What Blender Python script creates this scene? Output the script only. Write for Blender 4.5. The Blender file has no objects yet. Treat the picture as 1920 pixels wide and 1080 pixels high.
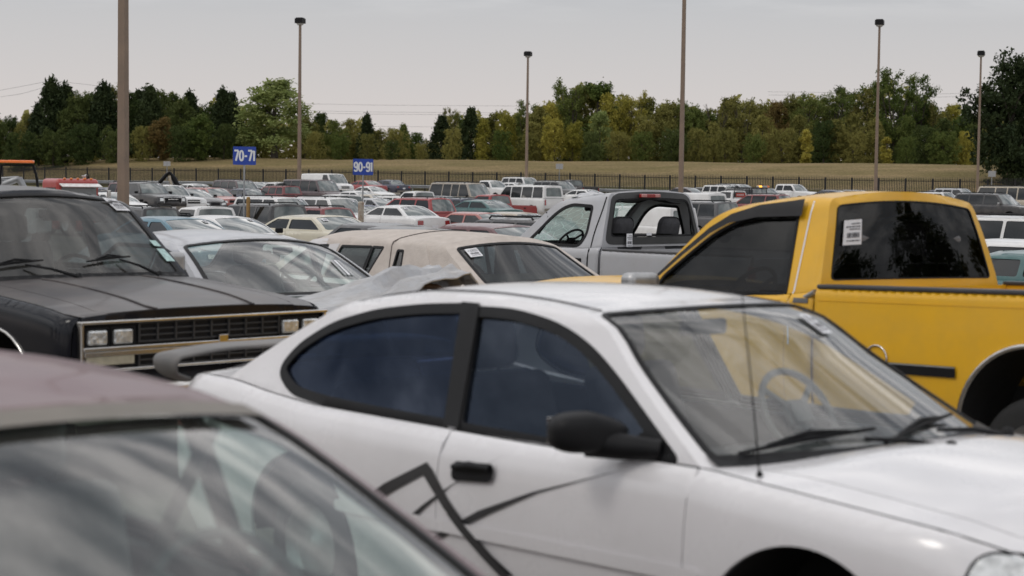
import bpy, bmesh, math, random
import numpy as np
from mathutils import Vector, Matrix, Euler
from mathutils.geometry import delaunay_2d_cdt
R = math.radians
random.seed(7)
scene = bpy.context.scene
COL = scene.collection

# ------------------------------------------------------------------ camera
EYE = 1.8
FPX = 3300.0
HZ = 352.0
ROLL = R(0.74)
cam = bpy.data.cameras.new("camera"); camo = bpy.data.objects.new("camera", cam); COL.objects.link(camo)
cam.sensor_width = 36.0; cam.lens = FPX / 1920 * 36.0
cam.clip_start = 0.05; cam.clip_end = 3000
PITCH = math.atan((540 - HZ) / FPX)
camo.matrix_world = Matrix.Translation((0, 0, EYE)) @ Euler((R(90) - PITCH, 0, 0), 'XYZ').to_matrix().to_4x4() @ Matrix.Rotation(ROLL, 4, 'Z')
cam.dof.use_dof = True; cam.dof.focus_distance = 28.0; cam.dof.aperture_fstop = 3.3
scene.camera = camo
scene.render.resolution_x = 1024; scene.render.resolution_y = 576

# ------------------------------------------------------------------ world and sun
SUN_EL, SUN_ROT = R(50), R(-118)
world = bpy.data.worlds.new("World"); scene.world = world; world.use_nodes = True
nt = world.node_tree; nt.nodes.clear()
def N(t, kind, **kw):
    n = t.nodes.new(kind)
    for k, v in kw.items():
        if k.startswith('_'): setattr(n, k[1:], v)
        else: n.inputs[k.replace('__', ' ')].default_value = v
    return n
out = N(nt, 'ShaderNodeOutputWorld'); bg = N(nt, 'ShaderNodeBackground'); bg.inputs['Strength'].default_value = 0.1
sky = N(nt, 'ShaderNodeTexSky', _sky_type='NISHITA', _sun_disc=False, _sun_elevation=SUN_EL, _sun_rotation=SUN_ROT)
sky.air_density = 1.0; sky.dust_density = 3.0
tc = N(nt, 'ShaderNodeTexCoord')
sep = N(nt, 'ShaderNodeSeparateXYZ'); nt.links.new(tc.outputs['Generated'], sep.inputs[0])
# flatten the direction onto a cloud layer: dir.xy / (dir.z + 0.12)
zc = N(nt, 'ShaderNodeMath', _operation='MAXIMUM'); nt.links.new(sep.outputs['Z'], zc.inputs[0]); zc.inputs[1].default_value = 0.0
za = N(nt, 'ShaderNodeMath', _operation='ADD'); nt.links.new(zc.outputs[0], za.inputs[0]); za.inputs[1].default_value = 0.16
dv = N(nt, 'ShaderNodeVectorMath', _operation='DIVIDE'); nt.links.new(tc.outputs['Generated'], dv.inputs[0])
cmb = N(nt, 'ShaderNodeCombineXYZ')
for i in range(3): nt.links.new(za.outputs[0], cmb.inputs[i])
nt.links.new(cmb.outputs[0], dv.inputs[1])
mp = N(nt, 'ShaderNodeMapping'); mp.inputs['Scale'].default_value = (1.3, 2.6, 1.0); mp.inputs['Rotation'].default_value = (0, 0, R(35)); mp.inputs['Location'].default_value = (3.1, 1.7, 0)
nt.links.new(dv.outputs[0], mp.inputs[0])
nz = N(nt, 'ShaderNodeTexNoise', Scale=1.7, Detail=6.0, Roughness=0.6); nt.links.new(mp.outputs[0], nz.inputs['Vector'])
rp_ = N(nt, 'ShaderNodeValToRGB'); nt.links.new(nz.outputs['Fac'], rp_.inputs[0])
cr = rp_.color_ramp; cr.elements[0].position = 0.35; cr.elements[0].color = (2.8, 3.1, 3.6, 1)
cr.elements[1].position = 0.61; cr.elements[1].color = (16.0, 15.6, 15.4, 1)
e = cr.elements.new(0.47); e.color = (6.2, 6.4, 6.8, 1)
hz = N(nt, 'ShaderNodeMapRange'); nt.links.new(sep.outputs['Z'], hz.inputs['Value']); hz.inputs['From Min'].default_value = 0.092; hz.inputs['From Max'].default_value = 0.34
# horizon gradient: pinkish low, cool grey above
gr = N(nt, 'ShaderNodeMapRange'); nt.links.new(sep.outputs['Z'], gr.inputs['Value']); gr.inputs['From Min'].default_value = 0.02; gr.inputs['From Max'].default_value = 0.11
gm = N(nt, 'ShaderNodeMix', _data_type='RGBA'); nt.links.new(gr.outputs[0], gm.inputs['Factor'])
gm.inputs[6].default_value = (7.2, 6.6, 6.35, 1); gm.inputs[7].default_value = (5.55, 5.6, 5.75, 1)
cm = N(nt, 'ShaderNodeMix', _data_type='RGBA'); nt.links.new(hz.outputs[0], cm.inputs['Factor']); nt.links.new(gm.outputs[2], cm.inputs[6]); nt.links.new(rp_.outputs[0], cm.inputs[7])
fm = N(nt, 'ShaderNodeMix', _data_type='RGBA'); fm.inputs['Factor'].default_value = 0.93; nt.links.new(sky.outputs[0], fm.inputs[6]); nt.links.new(cm.outputs[2], fm.inputs[7])
nt.links.new(fm.outputs[2], bg.inputs['Color']); nt.links.new(bg.outputs[0], out.inputs['Surface'])

sun = bpy.data.lights.new("sun", 'SUN'); suno = bpy.data.objects.new("sun", sun); COL.objects.link(suno)
sun.energy = 0.5; sun.angle = R(14); sun.color = (1.0, 0.95, 0.88)
sd = Vector((math.sin(SUN_ROT) * math.cos(SUN_EL), math.cos(SUN_ROT) * math.cos(SUN_EL), math.sin(SUN_EL)))
suno.rotation_euler = sd.to_track_quat('Z', 'Y').to_euler()
scene.view_settings.view_transform = 'Standard'; scene.view_settings.look = 'None'
scene.view_settings.exposure = 0.0; scene.view_settings.gamma = 1.0; scene.view_settings.use_curve_mapping = False

# ------------------------------------------------------------------ helpers: pixels to rays (only used to find where things stand)
_cp, _sp = math.cos(PITCH), math.sin(PITCH)
def ray(u, v):
    c, s = math.cos(ROLL), math.sin(ROLL); a, b = u - 960, v - 540
    x = c * a + s * b; y = -s * a + c * b
    d = Vector((x, FPX * _cp - y * _sp, -FPX * _sp - y * _cp))
    return d / d.y
def at(u, v, D):
    return Vector((0, 0, EYE)) + ray(u, v) * D

# ------------------------------------------------------------------ terrain
TP = [(-40, 0), (0, 0), (12, -0.04), (20, -0.1), (30, -0.24), (42, -0.42), (60, -0.56), (76, -0.52), (100, -0.36), (114, -0.12), (130, 0.22), (150, 0.72), (165, 1.05), (172, 1.3), (180, 1.5), (186, 2.1), (196, 4.3), (202, 4.95), (210, 5.05), (225, 4.6), (260, 4.2), (900, 5)]
TPx = [a for a, b in TP]; TPz = [b for a, b in TP]
def smooth(a, b, x):
    t = min(1, max(0, (x - a) / (b - a))); return t * t * (3 - 2 * t)
def ground(x, y):
    p = y + 0.25 * x
    z = 0.
    for k, w in ((-5, .25), (0, .5), (5, .25)): z += w * float(np.interp(p + k, TPx, TPz))
    z += 0.32 * smooth(-6, -26, x) * smooth(60, 90, y) * smooth(190, 150, y)
    z -= 0.25 * smooth(0, 14, x) * smooth(60, 90, y) * smooth(185, 150, y)
    # the bank falls away to the left and gets a soft hump
    if p > 182: z -= 1.2 * smooth(-44, -62, x) * smooth(182, 198, p)
    return z

# ------------------------------------------------------------------ objects, tags
def tag(o, label=None, cat=None, group=None, kind=None):
    if label: o['label'] = label
    if cat: o['category'] = cat
    if group: o['group'] = group
    if kind: o['kind'] = kind
    return o
def empty(name, loc, rot=(0, 0, 0)):
    o = bpy.data.objects.new(name, None); COL.objects.link(o); o.location = loc; o.rotation_euler = rot
    o.empty_display_size = 0.2
    return o
def link(name, me, parent=None, mats=None):
    o = bpy.data.objects.new(name, me); COL.objects.link(o)
    if parent: o.parent = parent
    return o
class Acc:
    """collects vertices with their normals, builds ONE mesh"""
    def __init__(s): s.v = []; s.f = []; s.n = []; s.m = []
    def add(s, vs, ns, fs, mi=0, mir=False, flip_ok=True):
        for sg in ((1, -1) if mir else (1,)):
            b = len(s.v)
            for a in vs: s.v.append((a[0], a[1] * sg, a[2]))
            for a in ns: s.n.append((a[0], a[1] * sg, a[2]))
            for f in fs:
                g = [b + i for i in f]
                p0, p1, p2 = (Vector(s.v[g[0]]), Vector(s.v[g[1]]), Vector(s.v[g[2]]))
                fn = (p1 - p0).cross(p2 - p0)
                if fn.dot(Vector(s.n[g[0]]) + Vector(s.n[g[1]]) + Vector(s.n[g[2]])) < 0: g.reverse()
                s.f.append(g); s.m.append(mi)
    def bm(s, bm, M=Matrix(), mi=0):
        """append a bmesh with flat normals"""
        bm.normal_update(); N3 = M.to_3x3()
        for f in bm.faces:
            vs = [M @ v.co for v in f.verts]; n = (N3 @ f.normal).normalized()
            b = len(s.v)
            for v in vs: s.v.append(tuple(v)); s.n.append(tuple(n))
            s.f.append(list(range(b, b + len(vs)))); s.m.append(mi)
    def box(s, c, d, rot=(0, 0, 0), bev=0.0, mi=0, mir=False):
        for sg in ((1, -1) if mir else (1,)):
            b = bmesh.new(); bmesh.ops.create_cube(b, size=1)
            bmesh.ops.scale(b, vec=d, verts=b.verts)
            if bev: bmesh.ops.bevel(b, geom=list(b.edges), offset=bev, segments=(2 if bev < .035 else 5), profile=0.5, affect='EDGES')
            r = Euler((rot[0] * sg, rot[1], rot[2] * sg)).to_matrix().to_4x4()
            s.bm(b, Matrix.Translation((c[0], c[1] * sg, c[2])) @ r, mi); b.free()
        return s
    def tube(s, path, r, n=8, mi=0, mir=False, cap=True):
        path = [Vector(p) for p in path]; rs = r if isinstance(r, (list, tuple)) else [r] * len(path)
        vs, ns, fs = [], [], []
        up = Vector((0, 0, 1))
        for i, p in enumerate(path):
            t = (path[min(i + 1, len(path) - 1)] - path[max(i - 1, 0)]).normalized()
            a = t.cross(up)
            if a.length < 1e-3: a = t.cross(Vector((0, 1, 0)))
            a.normalize(); b = a.cross(t)
            for k in range(n):
                q = 2 * math.pi * k / n; nn = a * math.cos(q) + b * math.sin(q)
                vs.append(p + nn * rs[i]); ns.append(nn)
        for i in range(len(path) - 1):
            for k in range(n):
                fs.append((i * n + k, i * n + (k + 1) % n, (i + 1) * n + (k + 1) % n, (i + 1) * n + k))
        s.add(vs, ns, fs, mi, mir)
        if cap:
            for i, sg in ((0, -1), (len(path) - 1, 1)):
                t = (path[min(i + 1, len(path) - 1)] - path[max(i - 1, 0)]).normalized() * sg
                s.add([vs[i * n + k] for k in range(n)], [t] * n, [tuple(range(n))], mi, mir)
        return s
    def lathe(s, prof, c, axis='Y', n=24, mi=0):
        """prof: list of (radius, offset along axis)"""
        vs, ns, fs = [], [], []
        m = len(prof)
        for k in range(n):
            q = 2 * math.pi * k / n; cq, sq = math.cos(q), math.sin(q)
            for i, (r, h) in enumerate(prof):
                a = prof[max(i - 1, 0)]; b = prof[min(i + 1, m - 1)]
                dr, dh = b[0] - a[0], b[1] - a[1]; l = math.hypot(dr, dh) or 1
                nr, nh = dh / l, -dr / l
                if axis == 'Y': vs.append((c[0] + r * cq, c[1] + h, c[2] + r * sq)); ns.append((nr * cq, nh, nr * sq))
                elif axis == 'Z': vs.append((c[0] + r * cq, c[1] + r * sq, c[2] + h)); ns.append((nr * cq, nr * sq, nh))
                else: vs.append((c[0] + h, c[1] + r * cq, c[2] + r * sq)); ns.append((nh, nr * cq, nr * sq))
        for k in range(n):
            for i in range(m - 1):
                fs.append((k * m + i, k * m + i + 1, ((k + 1) % n) * m + i + 1, ((k + 1) % n) * m + i))
        s.add(vs, ns, fs, mi)
        return s
    def build(s, name, mats, parent=None):
        me = bpy.data.meshes.new(name)
        me.from_pydata(s.v, [], s.f)
        if not isinstance(mats, (list, tuple)): mats = [mats]
        for m in mats: me.materials.append(m)
        me.polygons.foreach_set('use_smooth', [True] * len(s.f))
        if len(mats) > 1: me.polygons.foreach_set('material_index', s.m)
        me.update()
        nn = [Vector(a).normalized() if Vector(a).length > 1e-6 else Vector((0, 0, 1)) for a in s.n]
        me.normals_split_custom_set_from_vertices(nn)
        return link(name, me, parent)

# ------------------------------------------------------------------ 2-D tools
def curve(pts, smoothit=True):
    """function through (k, value) points, k ascending"""
    ks = [p[0] for p in pts]; vs = [p[1] for p in pts]; n = len(ks)
    if n == 2 or not smoothit: return lambda k: float(np.interp(k, ks, vs))
    sl = [(vs[i + 1] - vs[i]) / (ks[i + 1] - ks[i]) for i in range(n - 1)]
    tg = [sl[0]] + [0 if sl[i - 1] * sl[i] <= 0 else 2 * sl[i - 1] * sl[i] / (sl[i - 1] + sl[i]) for i in range(1, n - 1)] + [sl[-1]]
    def f(k):
        if k <= ks[0]: return vs[0]
        if k >= ks[-1]: return vs[-1]
        i = int(np.searchsorted(ks, k) - 1); i = max(0, min(n - 2, i)); h = ks[i + 1] - ks[i]; t = (k - ks[i]) / h
        return (2*t**3-3*t*t+1)*vs[i] + (t**3-2*t*t+t)*h*tg[i] + (-2*t**3+3*t*t)*vs[i+1] + (t**3-t*t)*h*tg[i+1]
    return f
def dens(poly, step):
    """insert points along the closed polygon so that no edge is longer than step"""
    o = []
    for i, a in enumerate(poly):
        b = poly[(i + 1) % len(poly)]; l = math.dist(a, b); n = max(1, int(math.ceil(l / step)))
        for k in range(n): o.append((a[0] + (b[0] - a[0]) * k / n, a[1] + (b[1] - a[1]) * k / n))
    return o
def rnd(poly, r, n=5):
    """round the corners of a closed polygon; r a number or one per corner"""
    o = []; m = len(poly)
    for i, p in enumerate(poly):
        ri = r[i] if isinstance(r, (list, tuple)) else r
        a = Vector(poly[i - 1]) - Vector(p); b = Vector(poly[(i + 1) % m]) - Vector(p)
        d = min(ri, a.length * .49, b.length * .49)
        if d < 1e-4: o.append(tuple(p)); continue
        A = Vector(p) + a.normalized() * d; B = Vector(p) + b.normalized() * d; P = Vector(p)
        for k in range(n + 1):
            t = k / n; q = A * (1 - t) ** 2 + P * 2 * t * (1 - t) + B * t * t; o.append((q.x, q.y))
    return o
def area(p): return sum(p[i - 1][0] * p[i][1] - p[i][0] * p[i - 1][1] for i in range(len(p))) / 2
def grow(poly, d):
    """offset a polygon outward by d"""
    s = 1 if area(poly) > 0 else -1; o = []; m = len(poly)
    for i, p in enumerate(poly):
        a = Vector(p) - Vector(poly[i - 1]); b = Vector(poly[(i + 1) % m]) - Vector(p)
        if a.length < 1e-7: a = b
        if b.length < 1e-7: b = a
        a.normalize(); b.normalize(); na = Vector((a.y, -a.x)) * s; nb = Vector((b.y, -b.x)) * s
        n = na + nb; l = n.length
        n = n / l if l > .3 else na
        k = 1 / max(.6, n.dot(na)); o.append((p[0] + n.x * d * k, p[1] + n.y * d * k))
    return o
def inside(P, poly):
    P = np.asarray(P, float); q = np.asarray(poly, float); r = np.roll(q, 1, 0)
    x, y = P[:, 0][:, None], P[:, 1][:, None]
    c = ((q[:, 1] > y) != (r[:, 1] > y)) & (x < (r[:, 0] - q[:, 0]) * (y - q[:, 1]) / (r[:, 1] - q[:, 1] + 1e-12) + q[:, 0])
    return c.sum(1) % 2 == 1
def fill(outer, holes, xs, ys, margin):
    """triangulate a polygon with holes and interior sample points on the grid xs * ys"""
    loops = [outer] + list(holes); vs = []; es = []
    for lp in loops:
        b = len(vs); vs += [Vector(p[:2]) for p in lp]; es += [(b + i, b + (i + 1) % len(lp)) for i in range(len(lp))]
    B = np.array([tuple(v) for v in vs])
    if len(xs) and len(ys):
        G = np.array([(x, y) for x in xs for y in ys])
        ok = inside(G, outer)
        for h in holes: ok &= ~inside(G, h)
        G = G[ok]
        if len(G):
            d = np.sqrt(((G[:, None, :] - B[None]) ** 2).sum(2)).min(1)
            vs += [Vector(g) for g in G[d > margin]]
    ov, oe, of, *_ = delaunay_2d_cdt(vs, es, [], 0, 1e-6)
    C = np.array([[sum(ov[i].x for i in f) / len(f), sum(ov[i].y for i in f) / len(f)] for f in of])
    ok = inside(C, outer)
    for h in holes: ok &= ~inside(C, h)
    A = [abs((ov[f[1]] - ov[f[0]]).cross(ov[f[2]] - ov[f[0]])) if len(f) == 3 else 1 for f in of]
    return ov, [f for f, k, a in zip(of, ok, A) if k and a > 1e-9]
def panel(acc, outer, holes, fn, step, mi=0, mir=False, thick=0.0, off=0.0, flipn=None, hthick=None, xs=None, ys=None):
    """a sheet over the surface fn(a, b) -> point, bounded by a polygon in (a, b)"""
    st = step if isinstance(step, (tuple, list)) else (step, step)
    ax = [p[0] for p in outer]; ay = [p[1] for p in outer]
    if xs is None: xs = np.arange(min(ax) + st[0] / 2, max(ax), st[0])
    if ys is None: ys = np.arange(min(ay) + st[1] / 2, max(ay), st[1])
    ov, of = fill(outer, holes, xs, ys, min(st) * .3)
    e = 1e-3
    def nrm(a, b):
        p = fn(a, b); da = fn(a + e, b) - fn(a - e, b); db = fn(a, b + e) - fn(a, b - e)
        n = da.cross(db)
        if n.length < 1e-12: return p, Vector((0, 0, 1))
        n.normalize()
        ref = flipn if flipn is not None else Vector((0, 1, 0))
        if n.dot(ref) < 0: n = -n
        return p, n
    P = [nrm(v.x, v.y) for v in ov]
    vs = [p + n * off for p, n in P]; ns = [n for p, n in P]
    acc.add(vs, ns, of, mi, mir)
    if thick:
        for li, lp in enumerate([outer] + list(holes)):
            Q = [nrm(*q) for q in lp]; m = len(Q)
            vv, nn, ff = [], [], []
            for i in range(m):
                (p, n), (p2, n2) = Q[i], Q[(i + 1) % m]
                a, b = p + n * off, p2 + n2 * off; c, d = p2 + n2 * (off - thick), p + n * (off - thick)
                sn = (b - a).cross(d - a)
                if sn.length < 1e-12: continue
                sn.normalize()
                cen = Vector((sum(q[0] for q in lp) / m, sum(q[1] for q in lp) / m))
                k = len(vv); vv += [a, b, c, d]; nn += [sn] * 4; ff.append((k, k + 1, k + 2, k + 3))
            # orient the skirt outward
            sgn = 1
            acc.add(vv, nn, ff, mi, mir)
def ring(outer, d): return outer, [grow(outer, -d)]

# ------------------------------------------------------------------ materials
MATS = {}
def mat(name, col, rough=0.5, metal=0.0, spec=0.5, coat=0.0, noise=None, bump=None, dirt=None, emis=None):
    """noise=(scale, amount): tone mottling; bump=(scale, strength); dirt=(colour, amount, scale)"""
    m = bpy.data.materials.new(name); m.use_nodes = True; t = m.node_tree; b = t.nodes['Principled BSDF']
    b.inputs['Roughness'].default_value = rough; b.inputs['Metallic'].default_value = metal
    b.inputs['Specular IOR Level'].default_value = spec
    b.inputs['Coat Weight'].default_value = coat; b.inputs['Coat Roughness'].default_value = 0.08
    c = (*col, 1); src = None
    tcn = N(t, 'ShaderNodeTexCoord')
    if noise:
        nz = N(t, 'ShaderNodeTexNoise', Scale=noise[0], Detail=5.0, Roughness=0.6); t.links.new(tcn.outputs['Object'], nz.inputs['Vector'])
        mr = N(t, 'ShaderNodeMapRange'); mr.inputs['From Min'].default_value = .3; mr.inputs['From Max'].default_value = .7
        mr.inputs['To Min'].default_value = 1 - noise[1]; mr.inputs['To Max'].default_value = 1 + noise[1]; t.links.new(nz.outputs['Fac'], mr.inputs['Value'])
        mx = N(t, 'ShaderNodeVectorMath', _operation='SCALE'); mx.inputs[0].default_value = col; t.links.new(mr.outputs[0], mx.inputs['Scale']); src = mx.outputs[0]
    if dirt:
        nz2 = N(t, 'ShaderNodeTexNoise', Scale=dirt[2], Detail=8.0, Roughness=0.7); t.links.new(tcn.outputs['Object'], nz2.inputs['Vector'])
        mr2 = N(t, 'ShaderNodeMapRange'); mr2.inputs['From Min'].default_value = .38; mr2.inputs['From Max'].default_value = .75
        mr2.inputs['To Min'].default_value = 0; mr2.inputs['To Max'].default_value = dirt[1]; t.links.new(nz2.outputs['Fac'], mr2.inputs['Value'])
        mm = N(t, 'ShaderNodeMix', _data_type='RGBA'); t.links.new(mr2.outputs[0], mm.inputs['Factor'])
        if src: t.links.new(src, mm.inputs[6])
        else: mm.inputs[6].default_value = c
        mm.inputs[7].default_value = (*dirt[0], 1); src = mm.outputs[2]
        ra = N(t, 'ShaderNodeMath', _operation='MULTIPLY_ADD'); t.links.new(mr2.outputs[0], ra.inputs[0]); ra.inputs[1].default_value = .5; ra.inputs[2].default_value = rough
        t.links.new(ra.outputs[0], b.inputs['Roughness'])
    if src: t.links.new(src, b.inputs['Base Color'])
    else: b.inputs['Base Color'].default_value = c
    if bump:
        nb = N(t, 'ShaderNodeTexNoise', Scale=bump[0], Detail=4.0); t.links.new(tcn.outputs['Object'], nb.inputs['Vector'])
        bn = N(t, 'ShaderNodeBump', Strength=bump[1], Distance=0.02); t.links.new(nb.outputs['Fac'], bn.inputs['Height']); t.links.new(bn.outputs[0], b.inputs['Normal'])
    if emis:
        b.inputs['Emission Color'].default_value = (*emis[0], 1); b.inputs['Emission Strength'].default_value = emis[1]
    MATS[name] = m
    return m
DUST = (.33, .29, .26)
def paint(name, col, rough=.28, coat=.6, d=.25, n=.05):
    return mat(name, col, rough, 0, .5, coat, noise=(1.6, n), dirt=(DUST, d, 2.2))
def glass(name, tint, rough=0.02, refl=1.0, dust=0.0, ior=1.55, streak=0):
    """thin glass: tinted see-through plus a Fresnel reflection, a little dust film"""
    m = bpy.data.materials.new(name); m.use_nodes = True; t = m.node_tree; t.nodes.clear()
    o = N(t, 'ShaderNodeOutputMaterial'); tr = N(t, 'ShaderNodeBsdfTransparent'); tr.inputs['Color'].default_value = (*tint, 1)
    gl = N(t, 'ShaderNodeBsdfGlossy'); gl.inputs['Roughness'].default_value = rough; gl.inputs['Color'].default_value = (*(refl if isinstance(refl, tuple) else (refl,) * 3), 1)
    fr = N(t, 'ShaderNodeFresnel', IOR=1.5); mx = N(t, 'ShaderNodeMixShader')
    gg = N(t, 'ShaderNodeNewGeometry'); im = N(t, 'ShaderNodeMath', _operation='MULTIPLY_ADD'); im.inputs[1].default_value = 1 / ior - ior; im.inputs[2].default_value = ior
    t.links.new(gg.outputs['Backfacing'], im.inputs[0]); t.links.new(im.outputs[0], fr.inputs['IOR'])   # the same reflection from either side of the pane
    t.links.new(fr.outputs[0], mx.inputs[0]); t.links.new(tr.outputs[0], mx.inputs[1]); t.links.new(gl.outputs[0], mx.inputs[2])
    last = mx.outputs[0]
    if dust:
        df = N(t, 'ShaderNodeBsdfDiffuse'); df.inputs['Color'].default_value = (.42, .39, .35, 1) if not streak else (.66, .65, .63, 1)  # streaked film is paler: dust with bright sky reflections painted into its colour
        tcn = N(t, 'ShaderNodeTexCoord'); nz = N(t, 'ShaderNodeTexNoise', Scale=3.0, Detail=7.0, Roughness=.65); mpn = N(t, 'ShaderNodeMapping'); mpn.inputs['Scale'].default_value = (.16, 4.2, .16) if streak else (1, 1, 1); t.links.new(tcn.outputs['Object'], mpn.inputs[0]); t.links.new(mpn.outputs[0], nz.inputs['Vector'])
        mr = N(t, 'ShaderNodeMapRange'); t.links.new(nz.outputs['Fac'], mr.inputs['Value']); mr.inputs['From Min'].default_value = .3 if not streak else .46; mr.inputs['From Max'].default_value = .75 if not streak else .70
        mr.inputs['To Min'].default_value = dust * (.3 if not streak else .05); mr.inputs['To Max'].default_value = dust
        m2 = N(t, 'ShaderNodeMixShader'); t.links.new(mr.outputs[0], m2.inputs[0]); t.links.new(last, m2.inputs[1]); t.links.new(df.outputs[0], m2.inputs[2]); last = m2.outputs[0]
    t.links.new(last, o.inputs['Surface'])
    return m
M = dict(
    black=mat('black_plastic', (.009, .009, .010), .5, spec=.22, noise=(9, .2)),
    rubber=mat('rubber', (.018, .018, .018), .75, noise=(12, .2)),
    grey=mat('grey_plastic', (.11, .11, .11), .6, noise=(8, .15)),
    chrome=mat('chrome', (.66, .65, .63), .16, 1.0, noise=(20, .1), dirt=((.26, .18, .09), .22, 6)),
    alu=mat('dull_aluminium', (.45, .45, .45), .4, .8, noise=(14, .15)),
    dark=mat('dark_interior', (.018, .018, .02), .8, noise=(6, .2)),
    seat=mat('seat_cloth', (.055, .055, .06), .9, noise=(16, .2)),
    seatg=mat('grey_seat_cloth', (.16, .16, .165), .9, noise=(16, .2)),
    seatt=mat('tan_seat_cloth', (.30, .25, .19), .9, noise=(16, .2)),
    lampw=mat('clear_lamp', (.66, .67, .66), .10, .6, coat=1, noise=(24, .4), bump=(45, .35)),
    lampr=mat('red_lamp', (.30, .012, .012), .15, coat=1, noise=(20, .2)),
    lampa=mat('amber_lamp', (.75, .20, .02), .2, coat=1, noise=(20, .2)),
    paper=mat('paper_sticker', (.78, .78, .80), .7, noise=(30, .05)),
    ink=mat('printed_ink', (.05, .05, .06), .8),
    steel=mat('galvanised_steel', (.34, .35, .36), .45, .6, noise=(3, .15)),
    g_side=glass('side_glass', (.36, .42, .42), dust=.03),
    g_clear=glass('windscreen_glass', (.84, .92, .88), dust=.05, ior=1.65),
    g_tint=glass('tinted_glass', (.09, .09, .095), dust=.0, refl=.5),
    g_blue=glass('blue_tinted_glass', (.055, .085, .19), dust=.0, refl=(.62, .74, 1.0), ior=1.55),
)
# glass of far cars: dark cabin and reflection in one skin, as from a distance nothing shows through it
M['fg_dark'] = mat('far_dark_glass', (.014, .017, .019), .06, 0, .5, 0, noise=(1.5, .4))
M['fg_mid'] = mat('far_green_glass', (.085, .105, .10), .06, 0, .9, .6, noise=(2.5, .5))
M['fg_ws'] = mat('far_windscreen', (.12, .14, .135), .07, 0, 1.0, 1.0, noise=(2.2, .5))

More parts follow.
